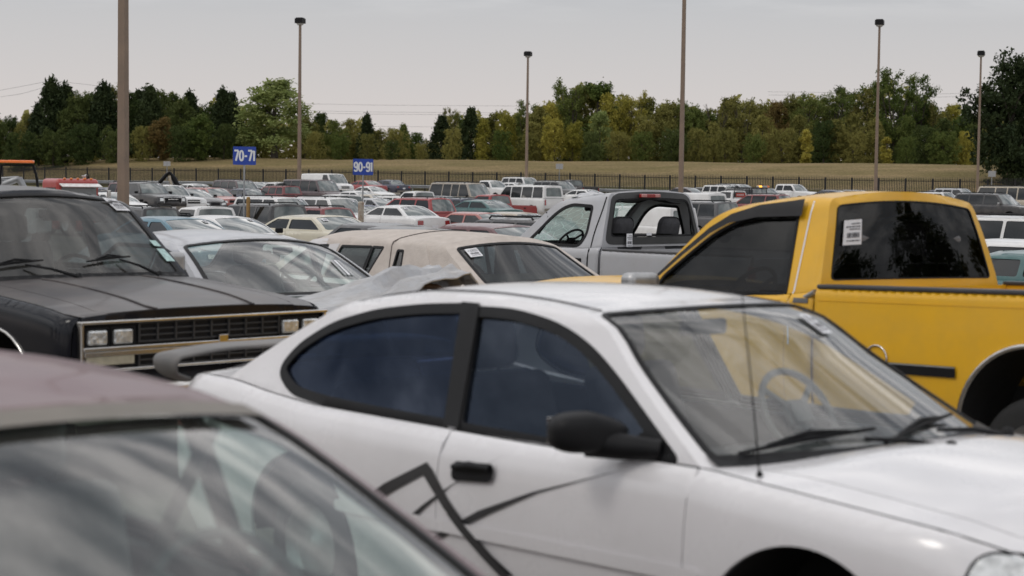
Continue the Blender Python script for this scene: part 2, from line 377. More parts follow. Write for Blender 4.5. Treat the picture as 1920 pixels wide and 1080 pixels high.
# ------------------------------------------------------------------ the car builder
# A car is a set of smooth analytic surfaces (flanks, bonnet, roof, nose, tail, cabin sides) cut into panels.
# local axes: x forward, y left, z up
def V(x, y, z): return Vector((x, y, z))
QS = [0, .15, .3, .45, .6, .72, .8, .86, .90, .93, .955, .975, .99, 1]
class CarShape:
    def __init__(s, sp):
        s.sp = sp
        s.W = sp['W']; s.zb = sp.get('zbot', .24)
        s.xf = curve([(z, x) for x, z in sp['front']]); s.xr = curve([(z, x) for x, z in sp['rear']])
        top = sorted(sp['top']); s.top = curve(top)
        s.x0, s.x1 = top[0][0], top[-1][0]
        s.zw = sp.get('zw', .58); s.rt = sp.get('rt', .10); s.rty = sp.get('rty', .08)
        s.rcf, s.rcfy = sp.get('rcf', (.45, .16)); s.rcr, s.rcry = sp.get('rcr', (.4, .13))
        s.bowf = sp.get('bowf', .10); s.bowr = sp.get('bowr', .07)
        s.crown = sp.get('crown', .035); s.crowncv = sp.get('crowncv')
        s.tuck = sp.get('tuck', .05); s.tucku = sp.get('tucku', .035)
        g = sp.get('gh')
        if g:
            s.g = g; s.tum = g.get('tumble', .42); s.ins = g.get('inset', .03); s.grc = g.get('crown', .05)
            s.fe = g['fe']; s.re = g['re']           # front / rear edge of the cabin side, bottom to top, (x, z)
            rf = sorted(g['roof']); s.roof = curve(rf)  # upper edge of the cabin side
            s.rr, s.rry = g.get('rr', (.07, .05))
            s.fex = s._pl(s.fe); s.rex = s._pl(s.re)
            s.bow0, s.bow1 = g.get('bow', (.16, .09)); s.rb0, s.rb1 = g.get('rbow', (.10, .05)); s.cr0 = g.get('cr0', .03)
            s.ybo = g.get('yb')
    @staticmethod
    def _pl(pts):
        l = [0]
        for a, b in zip(pts, pts[1:]): l.append(l[-1] + math.dist(a, b))
        l = [k / l[-1] for k in l]
        fx = curve(list(zip(l, [p[0] for p in pts]))); fz = curve(list(zip(l, [p[1] for p in pts])))
        return lambda t: (fx(t), fz(t))
    def sy(s, x, z):
        zt = s.top(x); y = s.W
        if z < s.zw: y -= s.tuck * ((s.zw - z) / (s.zw - s.zb + 1e-6)) ** 2
        else: y -= s.tucku * ((z - s.zw) / max(.1, zt - s.zw)) ** 2
        d = s.xf(z) - x
        if d < s.rcf:
            k = 1 - max(0, d) / s.rcf; y -= s.rcfy * (1 - math.sqrt(max(0, 1 - k ** 2.6)))
        d = x - s.xr(z)
        if d < s.rcr:
            k = 1 - max(0, d) / s.rcr; y -= s.rcry * (1 - math.sqrt(max(0, 1 - k ** 2.6)))
        d = zt - z
        if d < s.rt:
            k = 1 - max(0, d) / s.rt; y -= s.rty * (1 - math.sqrt(max(0, 1 - min(1, k) ** 2.2)))
        return y
    def side(s, x, z): return V(x, s.sy(x, z), z)
    def ey(s, x): return s.sy(x, s.top(x))
    def topf(s, x0, x1):
        """bonnet or deck; (a, t): a in 0..1 from x0 to x1"""
        def f(a, t):
            w = 1 - min(1, t * t)
            xa = x0(t) if callable(x0) else x0; xb = x1(t) if callable(x1) else x1
            x = xa + (xb - xa) * a
            c = s.crown if s.crowncv is None else s.crowncv(x)
            return V(x, t * s.ey(x), s.top(x) + c * (1 - abs(t) ** 2.4))
        return f
    def noseX(s, t): return s.xf(s.top(s.x1)) + s.bowf * (1 - min(1, t * t))
    def tailX(s, t): return s.xr(s.top(s.x0)) - s.bowr * (1 - min(1, t * t))
    def nose(s, t, z):
        z1 = s.top(s.x1); x = s.xf(z)
        k = max(0, min(1, (z - s.zb) / (z1 - s.zb)))
        return V(x + s.bowf * (1 - t * t), t * s.sy(x - 1e-4, min(z, z1)), z + s.crown * k ** 4 * (1 - abs(t) ** 2.4))
    def tail(s, t, z):
        z1 = s.top(s.x0); x = s.xr(z)
        k = max(0, min(1, (z - s.zb) / (z1 - s.zb)))
        return V(x - s.bowr * (1 - t * t), t * s.sy(x + 1e-4, min(z, z1)), z + s.crown * k ** 4 * (1 - abs(t) ** 2.4))
    # cabin
    def gyb(s, x):
        if s.ybo: return s.ybo(x)
        return s.ey(x) - s.ins
    def gy(s, x, z):
        zb = s.top(x); zr = s.roof(x); h = max(0, z - zb)
        y = s.gyb(x) - s.tum * h - s.g.get('curv', .12) * h * h
        d = zr - z
        if d < s.rr: y -= s.rry * (1 - math.sqrt(max(0, 1 - min(1, 1 - max(0, d) / s.rr) ** 2.2)))
        return y
    def cab(s, x, z): return V(x, s.gy(x, z), z)
    def ws(s, t, q):
        x, z = s.fex(q); w = 1 - t * t
        return V(x + (s.bow0 + (s.bow1 - s.bow0) * q) * w, t * s.gy(x, z), z + (s.cr0 + (s.grc - s.cr0) * q) * w)
    def rw(s, t, q):
        x, z = s.rex(q); w = 1 - t * t
        return V(x - (s.rb0 + (s.rb1 - s.rb0) * q) * w, t * s.gy(x, z), z + (s.cr0 + (s.grc - s.cr0) * q) * w)
    def rooff(s, a, t):
        w = 1 - min(1, t * t)
        xa = s.re[-1][0] - s.rb1 * w; xb = s.fe[-1][0] + s.bow1 * w; x = xa + (xb - xa) * a
        xc = min(max(x, s.re[-1][0]), s.fe[-1][0])
        return V(x, t * s.gy(xc, s.roof(xc)), s.roof(xc) + s.grc * w)
    # outlines in (x, z)
    def side_outline(s, step, xa=None, xb=None):
        """the flank between xa and xb (None: to the very end), wheel arches cut out of its lower edge"""
        z0, z1 = s.zb, s.top(s.x1)
        pts = []
        lo_f = s.xf(s.zb) if xb is None else xb; lo_r = s.xr(s.zb) if xa is None else xa
        arcs = []
        for (ax, az, r) in s.sp['arch']:
            dz = s.zb - az; half = math.sqrt(max(1e-6, r * r - dz * dz)) if abs(dz) < r else 0
            arcs.append((ax - half, ax + half, ax, az, r))
        arcs.sort()
        x = lo_r; seg = []
        cur = (lo_r, s.zb); inarc = False
        pts.append(cur)
        for a0, a1, ax, az, r in arcs:
            if a1 <= lo_r or a0 >= lo_f: continue
            th0 = math.atan2(s.zb - az, a0 - ax); th1 = math.atan2(s.zb - az, a1 - ax)
            if th0 < 0: th0 += 2 * math.pi
            n = max(14, int(r * 3.1 / (step * .4))); ap = []
            for k in range(n + 1):
                th = th0 + (th1 - th0) * k / n; ap.append((ax + r * math.cos(th), az + r * math.sin(th)))
            if a0 < lo_r:   # arch starts outside on the left: begin on the arc
                ap = [p for p in ap if p[0] > lo_r + 1e-4]; zz = az + math.sqrt(max(0, r * r - (lo_r - ax) ** 2)); pts = [(lo_r, zz)]
            if a1 > lo_f:
                ap = [p for p in ap if p[0] < lo_f - 1e-4]; zz = az + math.sqrt(max(0, r * r - (lo_f - ax) ** 2)); ap.append((lo_f, zz))
            pts += ap
        if pts[-1][0] < lo_f - 1e-4: pts.append((lo_f, s.zb))
        zs = pts[-1][1]
        if xb is None:
            zt = s.top(s.x1); n = max(3, int((zt - zs) / step))
            for k in range(1, n + 1):
                z = zs + (zt - zs) * k / n; pts.append((s.xf(z), z))
            hi_f = s.xf(zt)
        else:
            zt = s.top(xb); pts.append((xb, zt)); hi_f = xb
        hi_r = s.xr(s.top(s.x0)) if xa is None else xa
        n = max(4, int((hi_f - hi_r) / step))
        for k in range(1, n + 1):
            x = hi_f + (hi_r - hi_f) * k / n; pts.append((x, s.top(x)))
        zs2 = pts[0][1]
        if xa is None:
            zt = s.top(s.x0); n = max(3, int((zt - zs2) / step))
            for k in range(1, n):
                z = zt + (zs2 - zt) * k / n; pts.append((s.xr(z), z))
        o = [pts[0]]
        for p in pts[1:]:
            if math.dist(p, o[-1]) > 1e-4: o.append(p)
        if math.dist(o[0], o[-1]) < 1e-4: o.pop()
        return dens(o, step * .8)
    def cab_outline(s, step):
        o = []
        qs = QS
        for k in qs: o.append(s.fex(k))
        xa, xb = s.fe[-1][0], s.re[-1][0]; m = max(4, int(abs(xa - xb) / step))
        for k in range(1, m): x = xa + (xb - xa) * k / m; o.append((x, s.roof(x)))
        for k in reversed(qs): o.append(s.rex(k))
        xa, xb = s.re[0][0], s.fe[0][0]
        for k in range(1, m): x = xa + (xb - xa) * k / m; o.append((x, s.top(x)))
        return o
    def gridx(s, step):
        xs = list(np.arange(s.x0 - .2 + step / 2, s.x1 + .2, step))
        for e, sg in ((s.x1, -1), (s.x0, 1)):
            for d in (.01, .025, .05, .08, .12, .17, .23, .3): xs.append(e + sg * d)
        return sorted(xs)

def rect_ts(t0, t1, q0, q1, r, n=4, step=.08):
    return dens(rnd([(t0, q0), (t1, q0), (t1, q1), (t0, q1)], r, n), step)
UP, FW, BK, LF = V(0, 0, 1), V(1, 0, 0), V(-1, 0, 0), V(0, 1, 0)

def wheel_mesh(r, w, mt, mr, n=28, name='wheel', style=0):
    """one wheel lying on its axle (local y); returns (tyre mesh, rim mesh)"""
    a = Acc(); h = w / 2
    a.lathe([(r * .62, -h), (r * .80, -h * 1.02), (r * .93, -h * .96), (r * .985, -h * .78), (r, -h * .5), (r, h * .5), (r * .985, h * .78), (r * .93, h * .96), (r * .80, h * 1.02), (r * .62, h)], (0, 0, 0), 'Y', n)
    b = Acc()
    b.lathe([(r * .64, h * .98), (r * .61, h * .94), (r * .58, h * .55), (r * .50, h * .48), (r * .30, h * .62), (r * .16, h * .66), (r * .12, h * .8), (.001, h * .82)], (0, 0, 0), 'Y', n)
    b.lathe([(r * .64, -h * .98), (r * .61, -h * .94), (r * .58, -h * .3), (.001, -h * .3)], (0, 0, 0), 'Y', n)
    return a, b

def build_car(root, sp, m, res=.13, hero=False, skip=(), parts=True):
    """adds the parts of a car to root; m: material dict(paint, top, glass_s, glass_w, glass_r, trim ...)"""
    s = CarShape(sp); st = res; O = {}
    g = sp.get('gh')
    body = Acc(); th = .014 if hero else 0
    xs = s.gridx(st); zs = None
    zt_all = max(z for x, z in sp['top'])
    def ys_for():
        a = list(np.arange(s.zb + .04, zt_all, st * .8))
        return a
    # flank: param (x, f) would shear; sample rows that follow the shoulder line
    def flank(acc, outline, mi=0, thk=0):
        # map z -> fraction so that the rows follow the shoulder line
        def fn(x, z): return s.side(x, z)
        fr = [.03, .12, .24, .36, .48, .6, .7, .78, .84, .89, .93, .96, .985] if hero else [.05, .25, .5, .7, .84, .93, .975]
        pts = []
        ov = None
        G = [(x, s.zb + (s.top(x) - s.zb) * f) for x in xs for f in fr]
        panel_pts(acc, outline, [], fn, G, st * (.22 if not hero else .09), mi, True, thk)
    doors = sp.get('doors') if hero else None
    if doors:
        gap = .0035; cuts = []
        for d in doors: cuts.append(d)
        lo = None; segs = []
        xs_c = sorted(cuts, key=lambda d: d['x'][0])
        prev = None
        for d in xs_c:
            segs.append((prev, d['x'][0])); prev = d['x'][1]
        segs.append((prev, None))
        for a, b in segs:
            if a is not None and b is not None and b - a < .05: continue
            ol = s.side_outline(st, a, b)
            flank(body, grow(ol, -gap / 2), 0, th)
        for d in xs_c:
            a, b = d['x']; zl = d.get('z', s.zb + .12)
            top = [(b + (a - b) * k / 12, s.top(b + (a - b) * k / 12)) for k in range(13)]
            ol = [(a, zl), (b, zl)] + top; ol = grow(dens(ol, st * 1.5), -gap)
            fr = [.03, .12, .24, .36, .48, .6, .7, .78, .84, .89, .93, .96, .985]; G = [(x, s.zb + (s.top(x) - s.zb) * f) for x in xs for f in fr]
            for sg in (1, -1):
                da = Acc(); panel_pts(da, ol, [], lambda x, z, sg=sg: V(x, sg * s.sy(x, z), z), G, st * .09, 0, False, th, V(0, sg, 0)); O['door'] = da.build('door', m['paint'], root)
            sill = dens([(a, s.zb), (b, s.zb), (b, zl), (a, zl)], st * 1.5)
            flank(body, grow(sill, -gap / 2), 0, th)
    else:
        flank(body, s.side_outline(st))
    # bonnet and boot lid
    x_ws = g['fe'][0][0] if g else None; x_rw = g['re'][0][0] if g else None
    def deck(acc, x0, x1, thk=0, mi=0, t0=-1, t1=1, a0=0., a1=1.):
        f = s.topf(x0, x1)
        xa = x0(0) if callable(x0) else x0; xb = x1(0) if callable(x1) else x1
        L_ = abs(xb - xa)
        ta = list(np.linspace(t0, t1, 15 if hero else 9)); aa = [a0 + (a1 - a0) * k for k in np.linspace(0, 1, max(3, int(L_ / st)))]
        ol = [(a0, t) for t in ta] + [(a, t1) for a in aa[1:-1]] + [(a1, t) for t in reversed(ta)] + [(a, t0) for a in reversed(aa[1:-1])]
        panel(acc, ol, [], f, (1 / max(2, L_ / st), .14), mi, False, thk, 0, UP)
    if 'bonnet' not in skip:
        cx = (lambda t: x_ws + (s.bow0 + .0) * (1 - t * t)) if g else s.x0
        if hero:
            h = Acc(); hw = sp.get('bonnet_t', .86)
            deck(h, cx, s.noseX, th, 0, -hw, hw, .02, .985); O['hood'] = h.build('hood', m.get('top', m['paint']), root)
            tg = .006
            deck(body, cx, s.noseX, 0, 1, hw + tg, 1); deck(body, cx, s.noseX, 0, 1, -1, -hw - tg)
            deck(body, cx, s.noseX, 0, 1, -hw - tg, hw + tg, -.01, .015)
        else: deck(body, cx, s.noseX, 0, 1)
    if sp.get('boot', True) and g:
        rx = lambda t: x_rw - s.rb0 * (1 - t * t)
        deck(body, s.tailX, rx, 0, 1)
    # nose and tail
    for f, z1, nn in ((s.nose, s.top(s.x1), FW), (s.tail, s.top(s.x0), BK)):
        if f == s.tail and sp.get('notail'): continue
        zz = np.linspace(s.zb, z1, 12 if hero else 8); tt = np.linspace(-1, 1, 13 if hero else 9)
        ol = [(t, s.zb) for t in tt] + [(1, z) for z in zz[1:-1]] + [(t, z1) for t in reversed(tt)] + [(-1, z) for z in reversed(zz[1:-1])]
        panel(body, ol, [], f, (.14, .07), 0, False, 0, 0, nn)
    if g:
        wins = g['win']
        holes = [grow(w, .0) for w in wins]
        cab = body
        ol = s.cab_outline(st * .6)
        G = [(x, z) for x in np.arange(s.re[0][0] - .5, s.fe[0][0] + .5, st * .6) for z in np.arange(.8, 2.6, st * .5)]
        panel_pts(cab, ol, holes, s.cab, G, st * .18, 1 if sp.get('cabtop') else 0, True, .0)
        if hero:   # reveal of the window openings
            pass
        # roof
        n = 17 if hero else 11
        tt = np.linspace(-1, 1, n); aa = np.linspace(0, 1, max(4, int((s.fe[-1][0] - s.re[-1][0]) / st)))
        ol = [(0, t) for t in tt] + [(a, 1) for a in aa[1:-1]] + [(1, t) for t in reversed(tt)] + [(a, -1) for a in reversed(aa[1:-1])]
        ra = body
        panel(ra, ol, [], sp.get('rooffn', lambda f: f)(s.rooff), (1 / max(3, len(aa)), .12), 1, False, 0, 0, UP)
        # windscreen and rear window surrounds with their glass
        for nm, f, nn, key, band in (('windshield', s.ws, FW, 'glass_w', g.get('wsr', (.90, .04, .95))), ('rear_window', s.rw, BK, 'glass_r', g.get('rwr', (.88, .10, .93)))):
            tb, q0, q1 = band
            hole = rect_ts(-tb, tb, q0, q1, g.get('rwc', .10) if nm == 'rear_window' else .06, 5, .1)
            tt = np.linspace(-1, 1, 13); qq = QS
            ol = [(t, 0) for t in tt] + [(1, q) for q in qq[1:-1]] + [(t, 1) for t in reversed(tt)] + [(-1, q) for q in reversed(qq[1:-1])]
            panel(body, ol, [hole], f, (.16, .16), 1 if (sp.get('cabtop') and nm == 'rear_window') else 0, False, 0, 0, nn + UP * .5)
            if not sp.get('no_' + nm):
                ga = Acc(); gl = hole if not hero else grow(hole, .004)
                panel(ga, gl, [], f, (.12, .12), 0, False, 0, -.004 if hero else -.006, nn + UP * .5)
                O[nm] = ga.build(nm, m[key], root)
                if hero:
                    sa = Acc(); panel(sa, grow(hole, sp.get('wseal', (.016, .022))[0]), [grow(hole, -sp.get('wseal', (.016, .022))[1])], f, (.2, .2), 0, False, .01, .003, nn + UP * .5)
                    O[nm + '_seal'] = sa.build('window_seal', M['black'], O[nm])
        for k, w in enumerate(wins):
            for sg in (1, -1):
                ga = Acc(); fn = (lambda x, z, sg=sg: V(x, sg * s.gy(x, z), z))
                if not (sp.get('open_win') and k in sp['open_win']):
                    panel(ga, grow(w, .003), [], fn, (st, st * .7), 0, False, 0, -.010 if hero else -.012, V(0, sg, .1))
                    wo = ga.build('side_window', m['glass_s'] if not (isinstance(m['glass_s'], list)) else m['glass_s'][min(k, len(m['glass_s']) - 1)], root)
                else: wo = root
                if hero:
                    sa = Acc(); panel(sa, grow(w, sp.get('seal', (.014, .010))[0]), [grow(w, -sp.get('seal', (.014, .010))[1])], fn, (.3, .3), 0, False, .014, .004, V(0, sg, .1))
                    sa.build('window_seal', sp.get('sealmat', M['black']), wo)
    s.O = O
    if not hero:   # underbody so that nothing shows through between the wheels
        body.box((( s.x0 + s.x1) / 2, 0, s.zb + .06), (s.x1 - s.x0 - .2, s.W * 1.6, .08))
    if hero:
        ub = Acc(); ub.box(((s.x0 + s.x1) / 2, 0, s.zb + .12), (s.x1 - s.x0 - .3, s.W * 1.15, .22), bev=.03); ub.build('underbody', M['rubber'], root)
    O['body'] = body.build('body', [m['paint'], m.get('top', m['paint'])], root)
    if 'wheels' not in skip:
        r, w = sp.get('wheel', (.32, .2))
        for (ax, az, ar) in sp['arch']:
            for sg in (1, -1):
                a, b = wheel_mesh(r, w, None, None, 30 if hero else 18)
                t = a.build('wheel', M['rubber'], root); t.location = (ax, sg * (s.W - .10 - w * .3), r)
                if sg < 0: t.rotation_euler = (0, 0, math.pi)
                b.build('rim', m.get('rim', M['alu']), t)
        if hero or sp.get('liner', True):
            for (ax, az, ar) in sp['arch']:
                for sg in (1, -1):
                    la = Acc(); vs, ns, fs = [], [], []; n = 14; y0, y1 = sg * (s.W - .05), sg * (s.W - .42)
                    for k in range(n + 1):
                        q = math.pi * k / n; c, sn = math.cos(q), math.sin(q)
                        for yy in (y0, y1): vs.append((ax + (ar + .01) * c, yy, az + (ar + .01) * sn)); ns.append((-c, 0, -sn))
                    for k in range(n): fs.append((2 * k, 2 * k + 1, 2 * k + 3, 2 * k + 2))
                    la.add(vs, ns, fs)
                    la.add([(ax, y1, az)] + [vs[2 * k + 1] for k in range(n + 1)], [V(0, sg, 0)] * (n + 2), [(0, k + 1, k + 2) for k in range(n)])
                    la.build('wheel_well', M['rubber'], root)
    return s
def panel_pts(acc, outer, holes, fn, G, margin, mi, mir, thick=0, nref=LF, off=0):
    """like panel() but with explicit interior sample points"""
    loops = [outer] + list(holes); vs = []; es = []
    for lp in loops:
        b = len(vs); vs += [Vector(p[:2]) for p in lp]; es += [(b + i, b + (i + 1) % len(lp)) for i in range(len(lp))]
    B = np.array([tuple(v) for v in vs]); G = np.array(G)
    ok = inside(G, outer)
    for h in holes: ok &= ~inside(G, h)
    G = G[ok]
    if len(G):
        d = np.sqrt(((G[:, None, :] - B[None]) ** 2).sum(2)).min(1); vs += [Vector(q) for q in G[d > margin]]
    ov, oe, of, *_ = delaunay_2d_cdt(vs, es, [], 0, 1e-6)
    C = np.array([[sum(ov[i].x for i in f) / len(f), sum(ov[i].y for i in f) / len(f)] for f in of])
    ok = inside(C, outer)
    for h in holes: ok &= ~inside(C, h)
    e = 1e-3
    def nrm(a, b):
        p = fn(a, b); n = (fn(a + e, b) - fn(a - e, b)).cross(fn(a, b + e) - fn(a, b - e))
        n = n.normalized() if n.length > 1e-14 else Vector(nref)
        return p, (n if n.dot(nref) > 0 else -n)
    P = [nrm(v.x, v.y) for v in ov]
    fs = [f for f, k in zip(of, ok) if k and len(f) == 3 and abs((ov[f[1]] - ov[f[0]]).cross(ov[f[2]] - ov[f[0]])) > 1e-9]
    acc.add([p + n * off for p, n in P], [n for p, n in P], fs, mi, mir)
    if thick:
        for lp in loops:
            Q = [nrm(*q) for q in lp]; m = len(Q); vv, nn, ff = [], [], []
            for i in range(m):
                (p, n), (p2, n2) = Q[i], Q[(i + 1) % m]; a, b, c, d = p, p2, p2 - n2 * thick, p - n * thick
                sn = (b - a).cross(d - a)
                if sn.length < 1e-12: continue
                sn.normalize(); k = len(vv); vv += [a, b, c, d]; nn += [sn] * 4; ff.append((k, k + 1, k + 2, k + 3))
            acc.add(vv, nn, ff, mi, mir)
# ------------------------------------------------------------------ pieces shared by the near cars
def place(root, q):
    root.location = (q[0], q[1], q[2] + EYE); root.rotation_euler = (q[5] if len(q) > 5 else 0, q[4] if len(q) > 4 else 0, q[3])
def vehicle(label, cat, q, name, group=None):
    o = empty(name, (0, 0, 0)); place(o, q); tag(o, label, cat, group); return o
def seat(root, x, y, zs, m, head=True, w=.5, back=.62, lean=.32):
    a = Acc()
    a.box((x, y, zs), (.5, w, .16), (0, R(-6), 0), .05)
    bx, bz = x - .27 - math.sin(lean) * back / 2, zs + .06 + math.cos(lean) * back / 2
    a.box((bx, y, bz), (.16, w * .96, back), (0, -lean, 0), .06)
    o = a.build('seat', m, root)
    if head:
        h = Acc(); hx = x - .30 - math.sin(lean) * (back + .12); hz = zs + .04 + math.cos(lean) * (back + .14)
        h.box((hx, y, hz), (.12, .27, .2), (0, -lean * .5, 0), .055)
        h.tube([(hx, y - .06, hz - .18), (hx, y - .06, hz)], .007, 6); h.tube([(hx, y + .06, hz - .18), (hx, y + .06, hz)], .007, 6)
        h.build('headrest', m, o)
    return o
def steering(root, x, y, z, r=.19, tilt=62, m=None):
    a = Acc(); vs, ns, fs = [], [], []; n, k = 32, 8
    Rm = Euler((0, R(-90 + tilt), 0)).to_matrix(); Rm = Euler((0, R(tilt), 0)).to_matrix()
    for i in range(n):
        q = 2 * math.pi * i / n; c = V(math.cos(q) * r, math.sin(q) * r, 0); d = c.normalized()
        for j in range(k):
            t = 2 * math.pi * j / k; nn = d * math.cos(t) + UP * math.sin(t); vs.append(Rm @ (c + nn * .014)); ns.append(Rm @ nn)
    for i in range(n):
        for j in range(k): fs.append((i * k + j, i * k + (j + 1) % k, ((i + 1) % n) * k + (j + 1) % k, ((i + 1) % n) * k + j))
    a.add(vs, ns, fs)
    for q in (0, 130, 230): a.tube([Rm @ V(0, 0, 0), Rm @ V(math.cos(R(q)) * r, math.sin(R(q)) * r, 0)], .014, 6)
    b = bmesh.new(); bmesh.ops.create_cube(b, size=1); bmesh.ops.scale(b, vec=(.12, .14, .05), verts=b.verts); bmesh.ops.bevel(b, geom=list(b.edges), offset=.02, segments=2, affect='EDGES')
    a.bm(b, Rm.to_4x4()); b.free()
    o = a.build('steering_wheel', m or M['dark'], root); o.location = (x, y, z); return o
def cabin(root, x_dash, x_back, w, zf, zb_, mt=None, mdash=None, dash_h=.0):
    """floor tub, inner door faces and dashboard"""
    a = Acc(); L_ = x_dash - x_back; cx = (x_dash + x_back) / 2
    a.box((cx, 0, zf), (L_, w * 2, .04))
    for sg in (1, -1): a.box((cx, sg * w, (zf + zb_) / 2), (L_, .05, zb_ - zf), bev=.01)
    a.box((x_back, 0, (zf + zb_) / 2), (.05, w * 2, zb_ - zf))
    a.build('cabin_tub', mt or M['dark'], root)
    d = Acc(); d.box((x_dash - .1, 0, zb_ - .11), (.5, w * 1.98, .2), (0, R(4), 0), .05); d.box((x_dash + .28, 0, zb_ - .03), (.5, w * 1.9, .04), (0, R(3), 0), .01)
    d.box((x_dash - .26, w * .5, zb_ - .02), (.2, .36, .10), (0, R(-8), 0), .04)
    d.build('dashboard', mdash or M['dark'], root)
def sheetpatch(name, poly, fn, m, root, off=.006, nref=LF, step=.1, thick=0, mir=False):
    a = Acc(); panel_pts(a, dens(poly, step), [], fn, [(x, z) for x in np.arange(min(p[0] for p in poly), max(p[0] for p in poly), step) for z in np.arange(min(p[1] for p in poly), max(p[1] for p in poly), step)] or [(0, 0)], step * .3, 0, mir, thick, nref, off)
    return a.build(name, m, root)
def sticker(root, fn, c, w, h, rot, nref, off=.008, bars=9, upside=False):
    """paper auction tag on a pane: fn(a, b) surface, c centre, w/h in the parameters of the surface"""
    def rr(pts): return [(c[0] + (x * math.cos(rot) - y * math.sin(rot)) * 1.0 * w[0], c[1] + (x * math.sin(rot) + y * math.cos(rot)) * h[0]) for x, y in pts]
    o = sheetpatch('paper_sticker', rr([(-.5, -.5), (.5, -.5), (.5, .5), (-.5, .5)]), fn, M['paper'], root, off, nref, .2)
    a = Acc(); random.seed(5)
    x = -.36
    while x < .30:
        wd = random.choice((.015, .03, .045))
        panel(a, rr([(x, -.22), (x + wd, -.22), (x + wd, -.02), (x, -.02)]), [], fn, (9, 9), 0, False, 0, off + .002, nref); x += wd + random.choice((.02, .03))
    for y0, x1 in ((.34, .1), (.22, .38), (.12, .2), (-.34, .3)):
        x = -.4
        while x < x1:
            wd = random.uniform(.04, .12); panel(a, rr([(x, y0 - .025), (x + wd, y0 - .025), (x + wd, y0 + .025), (x, y0 + .025)]), [], fn, (9, 9), 0, False, 0, off + .002, nref); x += wd + .03
    a.build('printed_lines', M['ink'], o)
    return o
def wiper(root, p0, p1, p2, m=None, r=.008):
    """p0 pivot, p1 the joint where the blade hangs, p2 = (blade end a, blade end b)"""
    a = Acc(); p0, p1 = Vector(p0), Vector(p1); A, B = Vector(p2[0]), Vector(p2[1])
    a.tube([p0, p0.lerp(p1, .5) + UP * .012, p1], [.013, .010, .007], 6)
    a.tube([A, A.lerp(B, .5) + UP * .008, B], [.006, .011, .006], 6)
    a.tube([A.lerp(B, .2) + UP * .01, A.lerp(B, .5) + UP * .028, A.lerp(B, .8) + UP * .01], [.004, .009, .004], 6)
    a.lathe([(.001, .03), (.018, .024), (.022, 0)], p0, 'Z', 10)
    return a.build('wiper', m or M['black'], root)
def box_part(name, root, m, c, d, rot=(0, 0, 0), bev=.01, mir=False):
    a = Acc(); a.box(c, d, rot, bev, 0, mir); return a.build(name, m, root)

# ------------------------------------------------------------------ white coupe in the foreground
WHITE = paint('white_paint', (.79, .775, .785), .26, .7, .13, .025)
WHITE2 = paint('aged_white_paint', (.72, .71, .69), .3, .6, .22, .04)
neon = dict(W=.86, zbot=.2, zw=.6, rt=.12, rty=.055, tucku=.03, tuck=.05, crown=.05, rcf=(.5, .26), rcr=(.45, .2), bowf=.16, bowr=.10,
    crowncv=curve([(-2.45, .03), (-1.95, .03), (.88, .02), (1.3, .085), (2.1, .05)]),
    front=[(2.0, .2), (2.10, .35), (2.13, .5), (2.06, .775)], rear=[(-2.35, .2), (-2.46, .45), (-2.46, .65), (-2.40, .90)],
    top=[(-2.40, .90), (-2.15, .935), (-1.95, .935), (-1.6, .905), (-1.2, .885), (0, .887), (.88, .905), (1.15, .89), (1.4, .875), (1.8, .845), (2.06, .775)],
    arch=[(1.38, .31, .425), (-1.28, .31, .38)], wheel=(.295, .2),
    doors=[dict(x=(-.365, .895), z=.30)],
    gh=dict(tumble=.45, curv=0, inset=0, crown=.028, rr=(.05, .03), bow=(.30, .16), rbow=(.22, .10), cr0=.02,
        fe=[(.885, .905), (.65, 1.04), (.43, 1.175), (.24, 1.302), (.10, 1.340)],
        roof=[(.10, 1.340), (-.17, 1.362), (-.48, 1.372), (-.81, 1.365), (-1.14, 1.328), (-1.30, 1.298)],
        re=[(-1.95, .935), (-1.82, 1.02), (-1.67, 1.11), (-1.47, 1.22), (-1.30, 1.30)],
        win=[dens(rnd([(-1.60, 1.0), (-1.53, 1.095), (-1.36, 1.195), (-1.10, 1.262), (-.81, 1.30), (-.535, 1.318), (-.41, .895), (-.875, .897), (-1.25, .905), (-1.47, .925)], [.05, .1, .1, .1, .1, .03, .03, .1, .1, .08]), .08),
             dens(rnd([(-.475, 1.31), (-.26, 1.314), (0, 1.282), (.195, 1.222), (.372, 1.134), (.553, 1.03), (.77, .905), (.357, .892), (-.345, .893)], [.03, .1, .1, .1, .1, .1, .02, .1, .03]), .08)],
        wsr=(.94, .03, .965), rwr=(.9, .05, .93)), seal=(.020, .020), wseal=(.012, .016))
q = (0.618, 6.733, -1.784, -.862)
car = vehicle('white two-door coupe with black zigzag stripes on its door, nearest whole car', 'car', q, 'white_coupe')
mm = dict(paint=WHITE, glass_s=[M['g_blue'], glass('door_glass', (.60, .66, .72), dust=.0, refl=(.66, .78, 1.0))], glass_w=glass('streaked_windscreen', (.86, .93, .90), dust=.27, ior=1.75, streak=1), glass_r=M['g_side'])
S = build_car(car, neon, mm, .07, True)
side_r = lambda x, z: V(x, -S.sy(x, z), z)
cab_r = lambda x, z: V(x, -S.gy(x, z), z)
RT = V(0, -1, 0)
